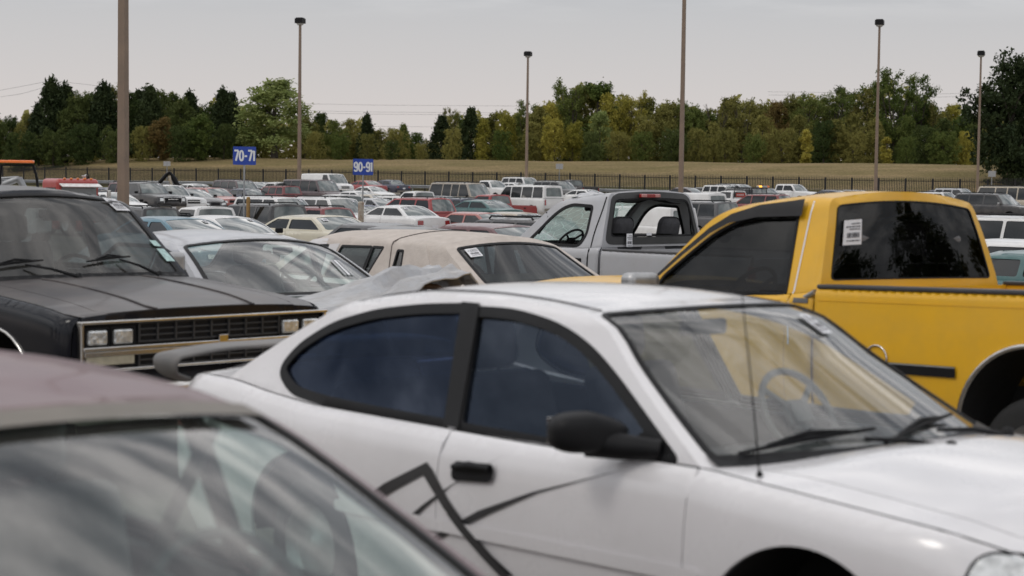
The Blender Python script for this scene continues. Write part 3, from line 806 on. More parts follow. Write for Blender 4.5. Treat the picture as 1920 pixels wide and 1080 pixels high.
for sg in (1, -1):
    fn = lambda x, z, sg=sg: V(x, sg * S.gy(x, z), z)
    sheetpatch('door_pillar', [(-.575, 1.338), (-.465, 1.338), (-.335, .89), (-.425, .89)], fn, M['black'], car, .008, V(0, sg, 0), .06, .01)
    # mirror sail and mirror
    sheetpatch('mirror_mount', [(.60, .985), (.78, .905), (.52, .90)], fn, M['black'], car, .010, V(0, sg, 0), .06, .01)
    if sg < 0:
        b = bmesh.new(); bmesh.ops.create_cube(b, size=2); bmesh.ops.subdivide_edges(b, edges=list(b.edges), cuts=9, use_grid_fill=True)
        for v in b.verts:
            x, y, z = v.co; n_ = (abs(x) ** 3.2 + abs(y) ** 3.2 + abs(z) ** 3.2) ** (1 / 3.2); x, y, z = x / n_, y / n_, z / n_
            k = 1 - .30 * max(0, y)      # narrower where it meets the door
            v.co = V(x * .055 * (1 if x < 0 else 1.5) * k, y * .14, z * .068 * k - .015 * max(0, y))
        me = bpy.data.meshes.new('mirror'); b.to_mesh(me); b.free()
        for p in me.polygons: p.use_smooth = True
        me.materials.append(M['black']); mo = link('mirror', me, car); mo.location = (.50, sg * .905, .985); mo.rotation_euler = (0, 0, R(20 * sg)); mo.scale = (1, -sg, 1)
        a = Acc(); a.tube([(.0, 0, -.03), (.10, -sg * .07, -.045), (.20, -sg * .14, -.05)], [.055, .044, .034], 12)
        arm = a.build('mirror_arm', M['black'], car); arm.location = (.50, sg * .905, .985)
        box_part('mirror_glass', car, M['chrome'], (.442, sg * .915, .985), (.006, .19, .09), (0, 0, R(20 * sg)), .002)
    # door handle: recessed oval cup with a paddle
    f2 = lambda x, z, sg=sg: V(x, sg * S.sy(x, z), z)
    h = sheetpatch('door_handle', rnd([(-.27, .715), (-.035, .735), (-.03, .80), (-.265, .785)], .032, 6), f2, M['black'], car, .014, V(0, sg, 0), .03, .02)
    a = Acc(); a.tube([f2(-.25, .768) + V(0, sg * .022, 0), f2(-.15, .785) + V(0, sg * .032, 0), f2(-.05, .785) + V(0, sg * .022, 0)], [.012, .017, .012], 8); a.build('handle_paddle', M['black'], h)
    # body-side moulding and dark stripes
    sheetpatch('side_moulding', rnd([(-1.0, .50), (.97, .555), (.97, .60), (-1.0, .545)], .02, 4), f2, WHITE, car, .014, V(0, sg, 0), .07, .014)
if True:
    DEC = mat('stripe_vinyl', (.035, .035, .038), .3, coat=.3, noise=(20, .2))
    for P_ in ([(-.90, .53), (-.675, .654), (-.427, .765), (-.388, .742), (-.282, .644), (-.172, .563), (-.036, .479), (.082, .423), (.024, .412), (-.202, .529), (-.313, .60), (-.442, .706), (-.607, .628), (-.85, .50)],
               [(-.60, .49), (-.455, .594), (-.393, .632), (-.267, .705), (-.0, .845), (-.267, .692), (-.424, .584), (-.56, .48)],
               [(-.50, .43), (-.311, .531), (-.113, .63), (.175, .738), (.60, .868), (.203, .730), (-.053, .618), (-.264, .518), (-.46, .42)]):
        sheetpatch('zigzag_stripe', grow(P_, -.004), side_r, DEC, car, .0045 + random.random() * .001, RT, .05)
    sheetpatch('zigzag_stripe', [(-.225, .60), (-.155, .552), (-.06, .495), (.03, .44), (.16, .36), (.09, .37), (-.01, .425), (-.10, .475), (-.205, .540), (-.28, .592)], side_r, DEC, car, .0168, RT, .05)
# roof ditch seams, gap lines
for sg in (1, -1):
    pts = []
    for k in range(22):
        x = -1.25 + (1.42) * k / 21; a_ = (x - (-1.30 - S.rb1 * .2)) / ((.10 + S.bow1 * .2) - (-1.30 - S.rb1 * .2))
        pts.append(S.rooff(min(.99, max(0.01, a_)), sg * .90) + UP * .001)
    a = Acc(); a.tube(pts, .0045, 6); a.build('roof_seam', M['black'], car)
# cowl, wipers, aerial
a = Acc(); f = S.ws
panel(a, dens([(-.96, -.05), (.96, -.05), (.96, .05), (-.96, .05)], .1), [], lambda t, q_: S.ws(t, max(q_, 0)) + V(.10 * max(0, -q_) * 10 * .5, 0, .004 - .01 * max(0, -q_) * 10), (.1, .05), 0, False, 0, .004, UP)
a.build('cowl_panel', M['black'], car)
def wsp(t, q_, o=.02): return S.ws(t, q_) + V(o * .5, 0, o)
wiper(car, wsp(-.02, -.0) + V(.10, 0, .0), wsp(-.30, .07), (wsp(-.86, .035), wsp(-.18, .12)))
wiper(car, wsp(.62, .0) + V(.10, 0, .0), wsp(.20, .07), (wsp(-.22, .04), wsp(.55, .13)))
a = Acc(); a.tube([(1.10, -.735, .885), (1.10, -.735, .915)], [.014, .008], 10); a.tube([(1.10, -.735, .90), (1.06, -.735, 1.17), (1.01, -.735, 1.47)], [.0032, .0025, .0018], 6)
a.build('aerial', M['black'], car)
sticker(car, S.ws, (.50, .76), (.15,), (.13,), R(0), FW, .006)
# boot spoiler on two short legs
a = Acc(); vs, ns, fs = [], [], []
prof = [(.13, 0), (.11, .012), (.05, .018), (-.05, .016), (-.10, .008), (-.115, 0), (-.10, -.006), (.0, -.011), (.10, -.009)]; m_ = len(prof)
path = rnd([(-.72, .885), (-.80, .915), (-.80, .985), (-.58, 1.022), (0, 1.035), (.58, 1.022), (.80, .985), (.80, .915), (.72, .885)], [0, .05, .10, .2, .3, .2, .10, .05, 0], 7)
for i, (y, z) in enumerate(path):
    d = (Vector(path[min(i + 1, len(path) - 1)]) - Vector(path[max(i - 1, 0)])).normalized(); n2 = Vector((-d.y, d.x)); k_ = abs(y) / .835; xc = -2.38 - .10 * k_ * k_
    for px_, pz in prof: vs.append((xc + px_ * (1 - .25 * smooth(.99, .88, z)), y + n2.x * pz, z + n2.y * pz)); ns.append(V(px_ * .8, n2.x * pz * 45, n2.y * pz * 45).normalized())
for k in range(len(path) - 1):
    for j in range(m_): fs.append((k * m_ + j, k * m_ + (j + 1) % m_, (k + 1) * m_ + (j + 1) % m_, (k + 1) * m_ + j))
a.add(vs, ns, fs); a.box((-2.34, 0, .985), (.10, .05, .09), (0, 0, 0), .015)
a.build('spoiler', paint('spoiler_paint', (.10, .097, .093), .45, .2, .5, .08), car)
# headlamps, bumper lines
for sg in (1, -1):
    fn = lambda x, z, sg=sg: V(x, sg * S.sy(x, z), z)
    h = sheetpatch('headlight', rnd([(1.90, .67), (2.075, .65), (2.07, .74), (2.02, .785), (1.92, .80)], .045, 6), fn, M['lampw'], car, .006, V(0, sg, 0), .03, .02)
    sheetpatch('headlight_seal', grow(rnd([(1.90, .67), (2.075, .65), (2.07, .74), (2.02, .785), (1.92, .80)], .045, 6), .009), fn, M['black'], h, .002, V(0, sg, 0), .03)
    sheetpatch('bumper_gap', [(1.80, .56), (2.10, .56), (2.10, .567), (1.80, .567)], fn, M['black'], car, .002, V(0, sg, 0), .05)
    sheetpatch('taillight', rnd([(-2.40, .68), (-2.15, .70), (-2.17, .84), (-2.38, .84)], .03, 5), fn, M['lampr'], car, .004, V(0, sg, 0), .05)
cabin(car, .78, -1.55, .70, .30, .87)
for y in (.36, -.36): seat(car, -.15, y, .42, M['seat'], True, .48, .60)
seat(car, -1.0, 0, .42, M['seat'], False, 1.15, .5, .4)
steering(car, .33, .36, .93, .185, 58, M['grey'])
box_part('rear_view_mirror', car, M['black'], (.16, 0, 1.27), (.03, .24, .06), (0, 0, 0), .012)

# ------------------------------------------------------------------ dusty maroon saloon, very near, bottom left
MAROON = mat('dusty_maroon', (.15, .072, .08), .42, 0, .5, .3, noise=(2, .06), dirt=(DUST, .2, 1.5))
mar = dict(neon); mar['gh'] = dict(neon['gh'])
mar.update(W=.87, top=[(-2.2, .93), (-1.7, .95), (-1.2, .93), (0, .90), (1.15, .93), (1.5, .90), (2.0, .84), (2.3, .74)], front=[(2.3, .2), (2.36, .4), (2.36, .5), (2.3, .74)], rear=[(-2.3, .2), (-2.35, .5), (-2.2, .93)],
    arch=[(1.5, .31, .38), (-1.25, .31, .38)], doors=[dict(x=(-.1, 1.05), z=.3), dict(x=(-1.15, -.11), z=.3)], crowncv=None)
mar['gh'].update(fe=[(1.16, .93), (.9, 1.065), (.62, 1.20), (.38, 1.30), (.22, 1.35)], roof=[(.22, 1.35), (0, 1.375), (-.5, 1.39), (-1.0, 1.37), (-1.3, 1.33)], re=[(-1.95, .95), (-1.7, 1.1), (-1.45, 1.25), (-1.3, 1.33)], tumble=.42, rbow=(.2, .1), bow=(.30, .17), crown=.06,
    win=[dens(rnd([(1.02, .93), (.62, 1.155), (.3, 1.29), (-.05, 1.325), (-.08, .92)], .04), .08), dens(rnd([(-.14, .92), (-.11, 1.325), (-.8, 1.32), (-1.15, 1.24), (-1.3, 1.0), (-1.2, .94)], .05), .08)])
car = vehicle('dusty maroon car at the bottom left corner, nearest of all, its windscreen reflecting clouds', 'car', (-1.19, 3.77, -1.852, -.862), 'maroon_car')
S = build_car(car, mar, dict(paint=MAROON, glass_s=M['g_clear'], glass_w=glass('hazy_windscreen', (.58, .72, .68), .05, dust=.10, ior=2.1), glass_r=M['g_clear']), .09, True)
a = Acc(); panel(a, dens([(-.9, .90), (.9, .90), (.9, .965), (-.9, .965)], .1), [], S.ws, (.1, .05), 0, False, 0, .014, FW + UP)
a.build('windshield_trim', mat('dusty_trim', (.20, .18, .155), .6, noise=(5, .1)), car)
cabin(car, 1.0, -1.6, .72, .30, .90, M['dark'], M['grey'])
for y in (.37, -.37): seat(car, .0, y, .44, M['seatg'], True, .5, .62)
seat(car, -.95, 0, .44, M['seatg'], False, 1.2, .5, .4)
steering(car, .52, .37, .95, .19, 58, M['grey'])
for sg in (1, -1):
    a = Acc(); a.tube([(.02, sg * .62, 1.28), (-.1, sg * .58, 1.05), (-.18, sg * .45, .7)], .02, 6); a.build('seat_belt', M['grey'], car)

# ------------------------------------------------------------------ black square-nosed utility truck on the left
BLK = mat('black_paint', (.006, .007, .011), .15, 0, .2, .16, noise=(2, .1), dirt=((.2, .18, .17), .03, 3))
BLKD = mat('faded_black_bonnet', (.034, .030, .033), .36, 0, .4, .2, noise=(2.5, .12), dirt=(DUST, .35, 1.8))
blz = dict(W=.985, zbot=.42, zw=.85, rt=.10, rty=.05, tucku=.02, tuck=.05, crown=.03, rcf=(.16, .055), rcr=(.25, .1), bowf=.025, bowr=.04,
    crowncv=curve([(-4.9, .02), (-1.5, .025), (-1.0, .05), (0, .035)]),
    front=[(-.02, .42), (-.01, .7), (0, .9), (.0, 1.10)], rear=[(-4.9, .42), (-4.92, .8), (-4.85, 1.2)],
    top=[(-4.85, 1.2), (-4.0, 1.22), (-1.42, 1.225), (-1.0, 1.20), (-.3, 1.145), (0, 1.10)],
    arch=[(-.78, .50, .50), (-3.9, .48, .48)], wheel=(.39, .25), doors=[dict(x=(-2.55, -1.42), z=.5)], bonnet_t=.80,
    gh=dict(tumble=.28, curv=0, inset=0, crown=.07, rr=(.08, .05), bow=(.13, .12), rbow=(.05, .05), cr0=.015,
        fe=[(-1.43, 1.225), (-1.62, 1.41), (-1.80, 1.58), (-1.95, 1.71), (-2.03, 1.755)], roof=[(-2.03, 1.755), (-2.4, 1.785), (-3.5, 1.79), (-4.6, 1.76)],
        re=[(-4.85, 1.2), (-4.78, 1.5), (-4.65, 1.72), (-4.6, 1.76)],
        win=[dens(rnd([(-1.56, 1.24), (-1.98, 1.68), (-2.5, 1.70), (-2.5, 1.24)], .04), .1), dens(rnd([(-2.62, 1.26), (-2.62, 1.69), (-3.6, 1.69), (-3.6, 1.26)], .05), .1), dens(rnd([(-3.7, 1.26), (-3.7, 1.69), (-4.55, 1.68), (-4.65, 1.26)], .05), .1)],
        wsr=(.93, .03, .93), rwr=(.85, .12, .9)))
qb = (-1.883, 10.762, -1.882, -.765)
car = vehicle('black square-fronted utility truck with four square headlights and chrome trim, at the left', 'truck', qb, 'utility_truck')
S = build_car(car, blz, dict(paint=BLK, top=BLKD, glass_s=M['g_side'], glass_w=glass('grimy_windscreen', (.34, .38, .38), .03, dust=.10, ior=1.6), glass_r=M['g_tint']), .09, True)
# grille: frames, bars, lamps
X = .035
gr_ = box_part('grille', car, M['black'], (X - .024, .01, .93), (.03, 1.76, .27), bev=.004)
GL = mat('grille_plastic', (.035, .034, .034), .45, noise=(15, .2))
a = Acc()
for k in range(4): a.box((X - .012, .025, .945 + k * .036), (.03, 1.06, .010), bev=.003)
for k in range(9): a.box((X - .006, -.50 + k * .131, .999), (.03, .014, .118), bev=.003)
for k in range(3): a.box((X - .012, .025, .80 + k * .035), (.03, 1.06, .010), bev=.003)
for k in range(9): a.box((X - .006, -.50 + k * .131, .835), (.03, .014, .075), bev=.003)
a.build('grille_bars', GL, gr_)
a = Acc(); a.box((X + .005, .01, 1.070), (.05, 1.84, .020), bev=.006); a.box((X + .005, .01, .915), (.045, 1.80, .026), bev=.006)
for sg in (1, -1): a.box((X - .005, .01 + sg * .905, .93), (.05, .022, .27), bev=.006)
a.box((X + .005, .01, .79), (.045, 1.80, .018), bev=.006); a.box((X - .002, .01, .885), (.04, 1.78, .030), bev=.004); a.box((X + .02, .10, .935), (.02, .07, .05), bev=.004)
a.build('grille_trim', M['chrome'], gr_)
for yc in (-.79, -.615, .635, .80):
    h = box_part('headlight', car, M['lampw'], (X + .004, yc, .982), (.03, .135, .090), bev=.014)
    a = Acc(); a.box((X - .004, yc, 1.034), (.03, .158, .012), bev=.003); a.box((X - .004, yc, .930), (.03, .158, .012), bev=.003)
    for sg in (1, -1): a.box((X - .004, yc + sg * .078, .982), (.03, .012, .11), bev=.003)
    a.build('headlight_bezel', M['black'], h)
for yc in (-.70, .72): box_part('turn_signal', car, mat('ivory_lamp', (.42, .38, .28), .4, noise=(20, .15)), (X + .0, yc, .85), (.025, .33, .065), bev=.008)
box_part('bumper', car, M['chrome'], (.10, 0, .60), (.16, 2.0, .22), bev=.04)
# bonnet creases
a = Acc()
for sg in (1, -1):
    f = S.topf(lambda t: -1.42 + .13 * (1 - t * t), S.noseX)
    a.tube([f(k / 14, sg * .42) + UP * .004 for k in range(1, 15)], .007, 6)
a.build('hood_crease', BLKD, car)
a = Acc(); panel(a, dens([(-.95, -.02), (.95, -.02), (.95, .045), (-.95, .045)], .1), [], lambda t, q_: S.ws(t, max(q_, 0)) + V(.05 * max(0, -q_) * 20, 0, .006), (.1, .05), 0, False, 0, .004, UP); a.build('cowl_panel', M['black'], car)
def wsb(t, q_, o=.02): return S.ws(t, q_) + V(o * .6, 0, o)
wiper(car, wsb(.60, .0) + V(.07, 0, 0), wsb(.36, .17), (wsb(.05, .15), wsb(.48, .20)))
wiper(car, wsb(-.12, .0) + V(.07, 0, 0), wsb(-.45, .14), (wsb(-.75, .13), wsb(-.3, .18)))
for yc, hh in ((1.0, 1.31), (-1.02, 1.31)):
    sg = 1 if yc > 0 else -1
    a = Acc(); a.box((-1.78, yc, hh), (.09, .22, .15), (0, 0, R(-12 * sg)), .035); mo = a.build('mirror', M['alu'], car)
    b = Acc(); b.tube([(-1.76, yc - sg * .02, hh - .06), (-1.72, sg * .86, 1.22)], .012, 8); b.build('mirror_arm', M['chrome'], mo)
for t_, q_, w_, h_, r_ in ((.80, .87, .20, .17, .15),):
    sticker(car, S.ws, (t_, q_), (w_,), (h_,), r_, FW + UP)
sheetpatch('inspection_sticker', [(.86, .36), (.94, .36), (.93, .43), (.85, .43)], S.ws, mat('green_sticker', (.45, .62, .60), .7, noise=(30, .3)), car, .007, FW + UP, .2)
sheetpatch('inspection_sticker', [(.87, .18), (.97, .18), (.95, .33), (.86, .33)], S.ws, MATS['green_sticker'], car, .007, FW + UP, .2)
cabin(car, -1.62, -4.5, .82, .60, 1.18)
seat(car, -2.35, 0, .80, M['seatg'], False, 1.3, .6); seat(car, -2.35, .35, .80, M['seatg'], True, .4, .6)
for sg in (1, -1):
    box_part('sun_visor', car, M['grey'], (-1.93, sg * .33, 1.68), (.17, .5, .015), (0, R(-52), 0), .006)
steering(car, -1.95, .38, 1.2, .2, 55)
for sg in (1, -1):
    fn = lambda x, z, sg=sg: V(x, sg * S.sy(x, z), z)
    pts = [fn(-.78 + .5 * math.cos(R(q_)), .50 + .5 * math.sin(R(q_))) + V(0, sg * .004, 0) for q_ in range(0, 181, 9)]
    a = Acc(); a.tube(pts, .010, 6); a.build('wheel_arch_trim', M['chrome'], car)

# ------------------------------------------------------------------ silver saloon with a crumpled, sheeted bonnet
SIL = paint('silver_paint', (.44, .45, .48), .3, .6, .25, .04)
sil = dict(W=.92, zbot=.22, zw=.6, rt=.12, rty=.06, tucku=.035, tuck=.05, crown=.05, rcf=(.45, .2), rcr=(.4, .18), bowf=.12, bowr=.1,
    front=[(1.9, .22), (1.95, .5), (1.85, .80)], rear=[(-2.7, .22), (-2.78, .5), (-2.7, .95)],
    top=[(-2.7, .95), (-2.2, .99), (-1.7, .975), (0, .955), (1.18, .955), (1.5, .90), (1.85, .80)], arch=[(1.45, .32, .36), (-1.5, .32, .36)], wheel=(.32, .2),
    doors=[dict(x=(.0, 1.05), z=.34), dict(x=(-1.1, -.01), z=.34)],
    gh=dict(tumble=.40, curv=0, inset=0, crown=.065, rr=(.07, .05), bow=(.34, .18), rbow=(.22, .12), cr0=.02,
        fe=[(1.20, .955), (.95, 1.07), (.70, 1.18), (.48, 1.265), (.30, 1.315)], roof=[(.30, 1.315), (0, 1.345), (-.5, 1.36), (-1.0, 1.335), (-1.25, 1.30)], re=[(-1.95, .985), (-1.7, 1.1), (-1.4, 1.25), (-1.25, 1.30)],
        win=[dens(rnd([(1.02, .975), (.45, 1.23), (.1, 1.29), (.06, .97)], .04), .08), dens(rnd([(0, .97), (.02, 1.30), (-.8, 1.29), (-1.2, 1.05), (-1.1, .98)], .05), .08)], wsr=(.93, .03, .96), rwr=(.88, .08, .93)))
qs = (-2.316, 14.611, -1.809, -.95)
car = vehicle('silver saloon whose buckled bonnet is wrapped in grey plastic film, behind the black truck', 'car', qs, 'silver_sedan')
S = build_car(car, sil, dict(paint=SIL, glass_s=M['g_clear'], glass_w=glass('pale_windscreen', (.74, .84, .80), .03, dust=.12, ior=2.2), glass_r=M['g_clear']), .09, True, skip=('bonnet',))
cabin(car, 1.0, -1.6, .76, .32, .95, M['dark'], M['grey'])
for y in (.38, -.38): seat(car, .05, y, .46, M['seatg'], True, .5, .62)
seat(car, -1.0, 0, .46, M['seatg'], False, 1.3, .5, .4)
steering(car, .5, .38, .98, .19, 58, M['grey'])
box_part('rear_view_mirror', car, M['grey'], (.42, 0, 1.24), (.03, .26, .07), (0, 0, 0), .015)
for k in range(3): sheetpatch('window_tape', [(.50 + k * .06, .30), (.54 + k * .06, .30), (.60 + k * .06, .56), (.56 + k * .06, .56)], S.ws, M['paper'] if k == 1 else M['alu'], car, .004, FW + UP, .2)
for sg in (1, -1):
    a = Acc(); a.box((.88, sg * 1.0, 1.01), (.11, .2, .13), (0, 0, R(-10 * sg)), .045); a.box((.90, sg * .88, .97), (.1, .14, .05), (0, 0, 0), .02); a.build('mirror', SIL, car)
# the buckled sheet: a folded grid with creases
PLAST = mat('plastic_film_over_metal', (.39, .40, .42), .33, .1, .5, .3, noise=(5, .12), bump=(11, .9), dirt=((.30, .22, .14), .4, 3.5))
rng = random.Random(3)
nx, ny = 30, 26; vs = []
crs = [(rng.uniform(0, 1), rng.uniform(0, math.pi), rng.uniform(.008, .028), rng.uniform(5, 24), rng.uniform(0, 6)) for _ in range(22)]
for i in range(nx + 1):
    for j in range(ny + 1):
        a_, t = i / nx, -1 + 2 * j / ny
        x = 1.25 + a_ * 1.30 ; y = t * (.88 - .1 * a_)
        z = .925 + .235 * smooth(-.75, .85, t) * smooth(0, .42, a_) + .02 * a_ - .30 * max(0, a_ - .85) * (2 if t < .3 else 1) - .16 * smooth(.86, 1, abs(t))
        wr = smooth(-.5, .5, t) * smooth(.1, .5, a_)
        z += .05 * wr * math.exp(-((a_ - .62 - .1 * t) / .06) ** 2) - .08 * wr * math.exp(-((a_ - .80 + .12 * t) / .05) ** 2)
        for c0, an, am, fr_, ph in crs: z += (am * .5 * abs(math.sin(fr_ * ((a_ - c0) * math.cos(an) + t * .6 * math.sin(an)) + ph)) - am * .25) * (.12 + .88 * wr)
        x += .02 * math.sin(t * 9 + a_ * 4); vs.append((x, y, z))
me = bpy.data.meshes.new('crumpled_hood'); me.from_pydata(vs, [], [(i * (ny + 1) + j, (i + 1) * (ny + 1) + j, (i + 1) * (ny + 1) + j + 1, i * (ny + 1) + j + 1) for i in range(nx) for j in range(ny)])
for p in me.polygons: p.use_smooth = True
me.set_sharp_from_angle(angle=R(9)); me.materials.append(PLAST); o = link('crumpled_hood', me, car)
md = o.modifiers.new('thickness', 'SOLIDIFY'); md.thickness = .012; md.offset = -1
a = Acc(); a.tube([(2.22, .28, 1.02), (2.30, .36, 1.085), (2.36, .48, 1.07), (2.42, .58, 1.0)], [.02, .026, .022, .012], 8); a.build('torn_bracket', mat('rusty_edge', (.16, .10, .07), .8, noise=(14, .4)), car)
a = Acc(); a.box((1.75, 0, .62), (1.0, 1.5, .5), (0, 0, 0), .05); a.build('engine_bay', M['rubber'], car)

# ------------------------------------------------------------------ old saloon with tan vinyl roof
VINYL = mat('tan_vinyl', (.57, .51, .46), .75, 0, .4, noise=(7, .07), bump=(60, .25), dirt=((.30, .24, .20), .3, 9))
CWHITE = paint('pearl_white_paint', (.62, .60, .60), .3, .5, .2, .03)
cad = dict(W=.95, zbot=.25, zw=.6, rt=.10, rty=.09, tucku=.03, tuck=.05, crown=.04, rcf=(.3, .12), rcr=(.3, .1), bowf=.08, bowr=.06,
    front=[(3.0, .25), (3.1, .5), (3.0, .93)], rear=[(-3.0, .25), (-3.1, .5), (-3.0, .93)], top=[(-3.0, .93), (-2.4, .97), (-1.9, .99), (0, .985), (1.9, .98), (2.6, .96), (3.0, .93)],
    arch=[(2.0, .33, .37), (-1.8, .33, .37)], wheel=(.34, .2), doors=[dict(x=(.72, 1.85), z=.4), dict(x=(-.40, .70), z=.4)], cabtop=True,
    gh=dict(tumble=.36, curv=0, inset=0, crown=.075, rr=(.07, .07), bow=(.2, .12), rbow=(.14, .09), cr0=.03,
        fe=[(1.90, .98), (1.6, 1.13), (1.3, 1.28), (1.12, 1.365)], roof=[(1.12, 1.365), (.7, 1.39), (0, 1.40), (-.7, 1.395), (-1.12, 1.375)], re=[(-1.86, .99), (-1.62, 1.11), (-1.32, 1.265), (-1.12, 1.375)],
        win=[dens(rnd([(1.60, 1.0), (1.12, 1.285), (.80, 1.30), (.80, 1.0)], .02), .1), dens(rnd([(.70, 1.0), (.56, 1.30), (.02, 1.31), (.08, 1.0)], .02), .1), dens(rnd([(.045, 1.0), (-.005, 1.31), (-.18, 1.31), (-.02, 1.0)], .01), .1), dens(rnd([(-.44, 1.0), (-.435, 1.29), (-.53, 1.29), (-.60, 1.0)], .012), .1)],
        wsr=(.92, .05, .93), rwr=(.86, .08, .86), rwc=.05), seal=(.012, .010))
qc = (-0.834, 17.993, -1.917, 2.25)
car = vehicle('old white saloon with a tan vinyl roof and a narrow slot window, in the middle', 'car', qc, 'vinyl_roof_sedan')
S = build_car(car, cad, dict(paint=CWHITE, top=VINYL, glass_s=M['g_side'], glass_w=M['g_clear'], glass_r=glass('back_glass', (.30, .36, .38), dust=.05)), .09, True)
cabl = lambda x, z: V(x, S.gy(x, z), z)
a = Acc(); a.tube([cabl(-.30 - .12 * (1.38 - z) / .4, z) + V(0, .002, 0) for z in np.linspace(.99, 1.372, 12)] + [S.rooff((-.30 + 1.12) / 2.24, t) + UP * .003 for t in np.linspace(.97, -.97, 20)], .006, 6); a.build('vinyl_seam', mat('dark_seam_vinyl', (.13, .11, .10), .8), car)  # dark brown seam running up the pillar and across the vinyl roof
a = Acc(); a.tube([cabl(-.86 - .35 * (1.38 - z) / .4, z) + V(0, .002, 0) for z in np.linspace(.99, 1.35, 12)], .006, 6); a.build('vinyl_seam', VINYL, car)
sheetpatch('white_pillar', [(1.58, 1.145), (1.15, 1.345), (.88, 1.368), (.84, 1.31), (1.10, 1.297), (1.52, 1.07)], cabl, CWHITE, car, .006, LF, .08)
sheetpatch('white_pillar', [(.79, 1.0), (.79, 1.31), (.60, 1.325), (.73, 1.0)], cabl, CWHITE, car, .006, LF, .08)
sticker(car, S.rw, (.70, .72), (.17,), (.17,), R(0), BK + UP, .010)
cabin(car, 1.7, -1.6, .78, .35, .97, M['dark'], M['dark'])
seat(car, .5, 0, .5, M['seatt'], False, 1.4, .55); seat(car, -.7, 0, .5, M['seatt'], False, 1.4, .55, .4)
for y in (.4, -.4): seat(car, .5, y, .5, M['seatt'], True, .4, .55)
for sg in (1, -1):
    box_part('taillight', car, M['lampr'], (-3.06, sg * .82, .75), (.04, .10, .3), bev=.01)

# ------------------------------------------------------------------ pickups: bed builder
def build_bed(root, x0, x1, W, z, zb, arch, mp_, hero=True, floor=.75, step=.1, rail=True, trim=None, wheel=(.38, .25), mcap=None):
    sp = dict(W=W, zbot=zb, zw=.9, rt=.05, rty=.025, tucku=.012, tuck=.03, crown=0, rcf=(.03, .008), rcr=(.12, .05), bowf=0, bowr=.01,
        front=[(x1, zb), (x1, z)], rear=[(x0, zb), (x0, z)], top=[(x0, z), ((x0 + x1) / 2, z), (x1, z)], arch=[arch])
    s = CarShape(sp); a = Acc()
    ol = s.side_outline(step); fr = [.1, .3, .5, .7, .82, .9, .95, .985]
    panel_pts(a, ol, [], s.side, [(x, zb + (z - zb) * f) for x in s.gridx(step) for f in fr], .004 if hero else step * .2, 0, True, .02 if hero else 0)
    yi = s.ey(0) - .065; L_ = x1 - x0; cx = (x0 + x1) / 2
    for sg in (1, -1):
        a.add([(x0, sg * (yi + .07), z), (x1, sg * (yi + .07), z), (x1, sg * yi, z + .004), (x0, sg * yi, z + .004)], [UP] * 4, [(0, 1, 2, 3)])
        ca, cb = max(x0, arch[0] - arch[2] - .02), min(x1, arch[0] + arch[2] + .02); zt_ = min(z - .02, arch[1] + arch[2] + .03)
        for xa_, xb_, zl_ in ((x0, ca, floor), (ca, cb, zt_), (cb, x1, floor)): a.add([(xa_, sg * yi, z + .004), (xb_, sg * yi, z + .004), (xb_, sg * yi, zl_), (xa_, sg * yi, zl_)], [V(0, -sg, 0)] * 4, [(0, 1, 2, 3)])
        a.add([(ca, sg * yi, zt_), (cb, sg * yi, zt_), (cb, sg * (W - .5), zt_), (ca, sg * (W - .5), zt_)], [UP] * 4, [(0, 1, 2, 3)]); a.add([(ca, sg * (W - .5), zt_), (cb, sg * (W - .5), zt_), (cb, sg * (W - .5), floor), (ca, sg * (W - .5), floor)], [V(0, -sg, 0)] * 4, [(0, 1, 2, 3)])
    a.box((cx, 0, floor - .03), (L_, (W - .5) * 2, .05)); a.box(((x1 + cb) / 2, 0, floor - .03), (x1 - cb, yi * 2, .05)); a.box((x1 - .02, 0, (z + floor) / 2), (.03, yi * 2 + .1, z - floor))
    a.build('bed', mp_, root)
    t = Acc(); t.box((x0 - .005, 0, (z + zb + .15) / 2), (.05, yi * 2 + .02, z - zb - .18), bev=.012); tg = t.build('tailgate', mp_, root)
    h = Acc(); h.box((x0 - .035, 0, z - .14), (.02, .16, .06), bev=.008); h.build('handle', M['black'], tg)
    for sg in (1, -1):
        b = Acc(); b.box((x0 - .01, sg * (yi + .035), z - .28), (.05, .09, .36), bev=.012); b.build('taillight', M['lampr'], root)
    box_part('rear_bumper', root, M['chrome'], (x0 - .10, 0, zb + .06), (.14, W * 1.9, .18), bev=.03)
    ub = Acc(); ub.box((cx, 0, .62), (L_, 1.0, .30), bev=.03); ub.build('underbody', M['rubber'], root)
    if mcap:
        c = Acc()
        for sg in (1, -1): c.box((cx, sg * (yi + .04), z + .010), (L_ - .02, .105, .026), bev=.009)
        c.build('bed_rail_cap', mcap, root)
    r, w = wheel
    for sg in (1, -1):
        tt, rr = wheel_mesh(r, w, None, None, 30 if hero else 16); o = tt.build('wheel', M['rubber'], root); o.location = (arch[0], sg * (W - .10 - w * .3), r)
        if sg < 0: o.rotation_euler = (0, 0, math.pi)
        rr.build('rim', M['alu'], o)
    for sg in (1, -1):
        la = Acc(); vs, ns, fs = [], [], []; n = 14
        for k in range(n + 1):
            q_ = math.pi * k / n
            for yy in (sg * (W - .03), sg * (W - .5)): vs.append((arch[0] + (arch[2] + .01) * math.cos(q_), yy, arch[1] + (arch[2] + .01) * math.sin(q_))); ns.append((-math.cos(q_), 0, -math.sin(q_)))
        for k in range(n): fs.append((2 * k, 2 * k + 1, 2 * k + 3, 2 * k + 2))
        la.add(vs, ns, fs); la.add([(arch[0], sg * (W - .5), arch[1])] + [vs[2 * k + 1] for k in range(n + 1)], [V(0, sg, 0)] * (n + 2), [(0, k + 1, k + 2) for k in range(n)])
        la.build('wheel_well', M['rubber'], root)
    return s
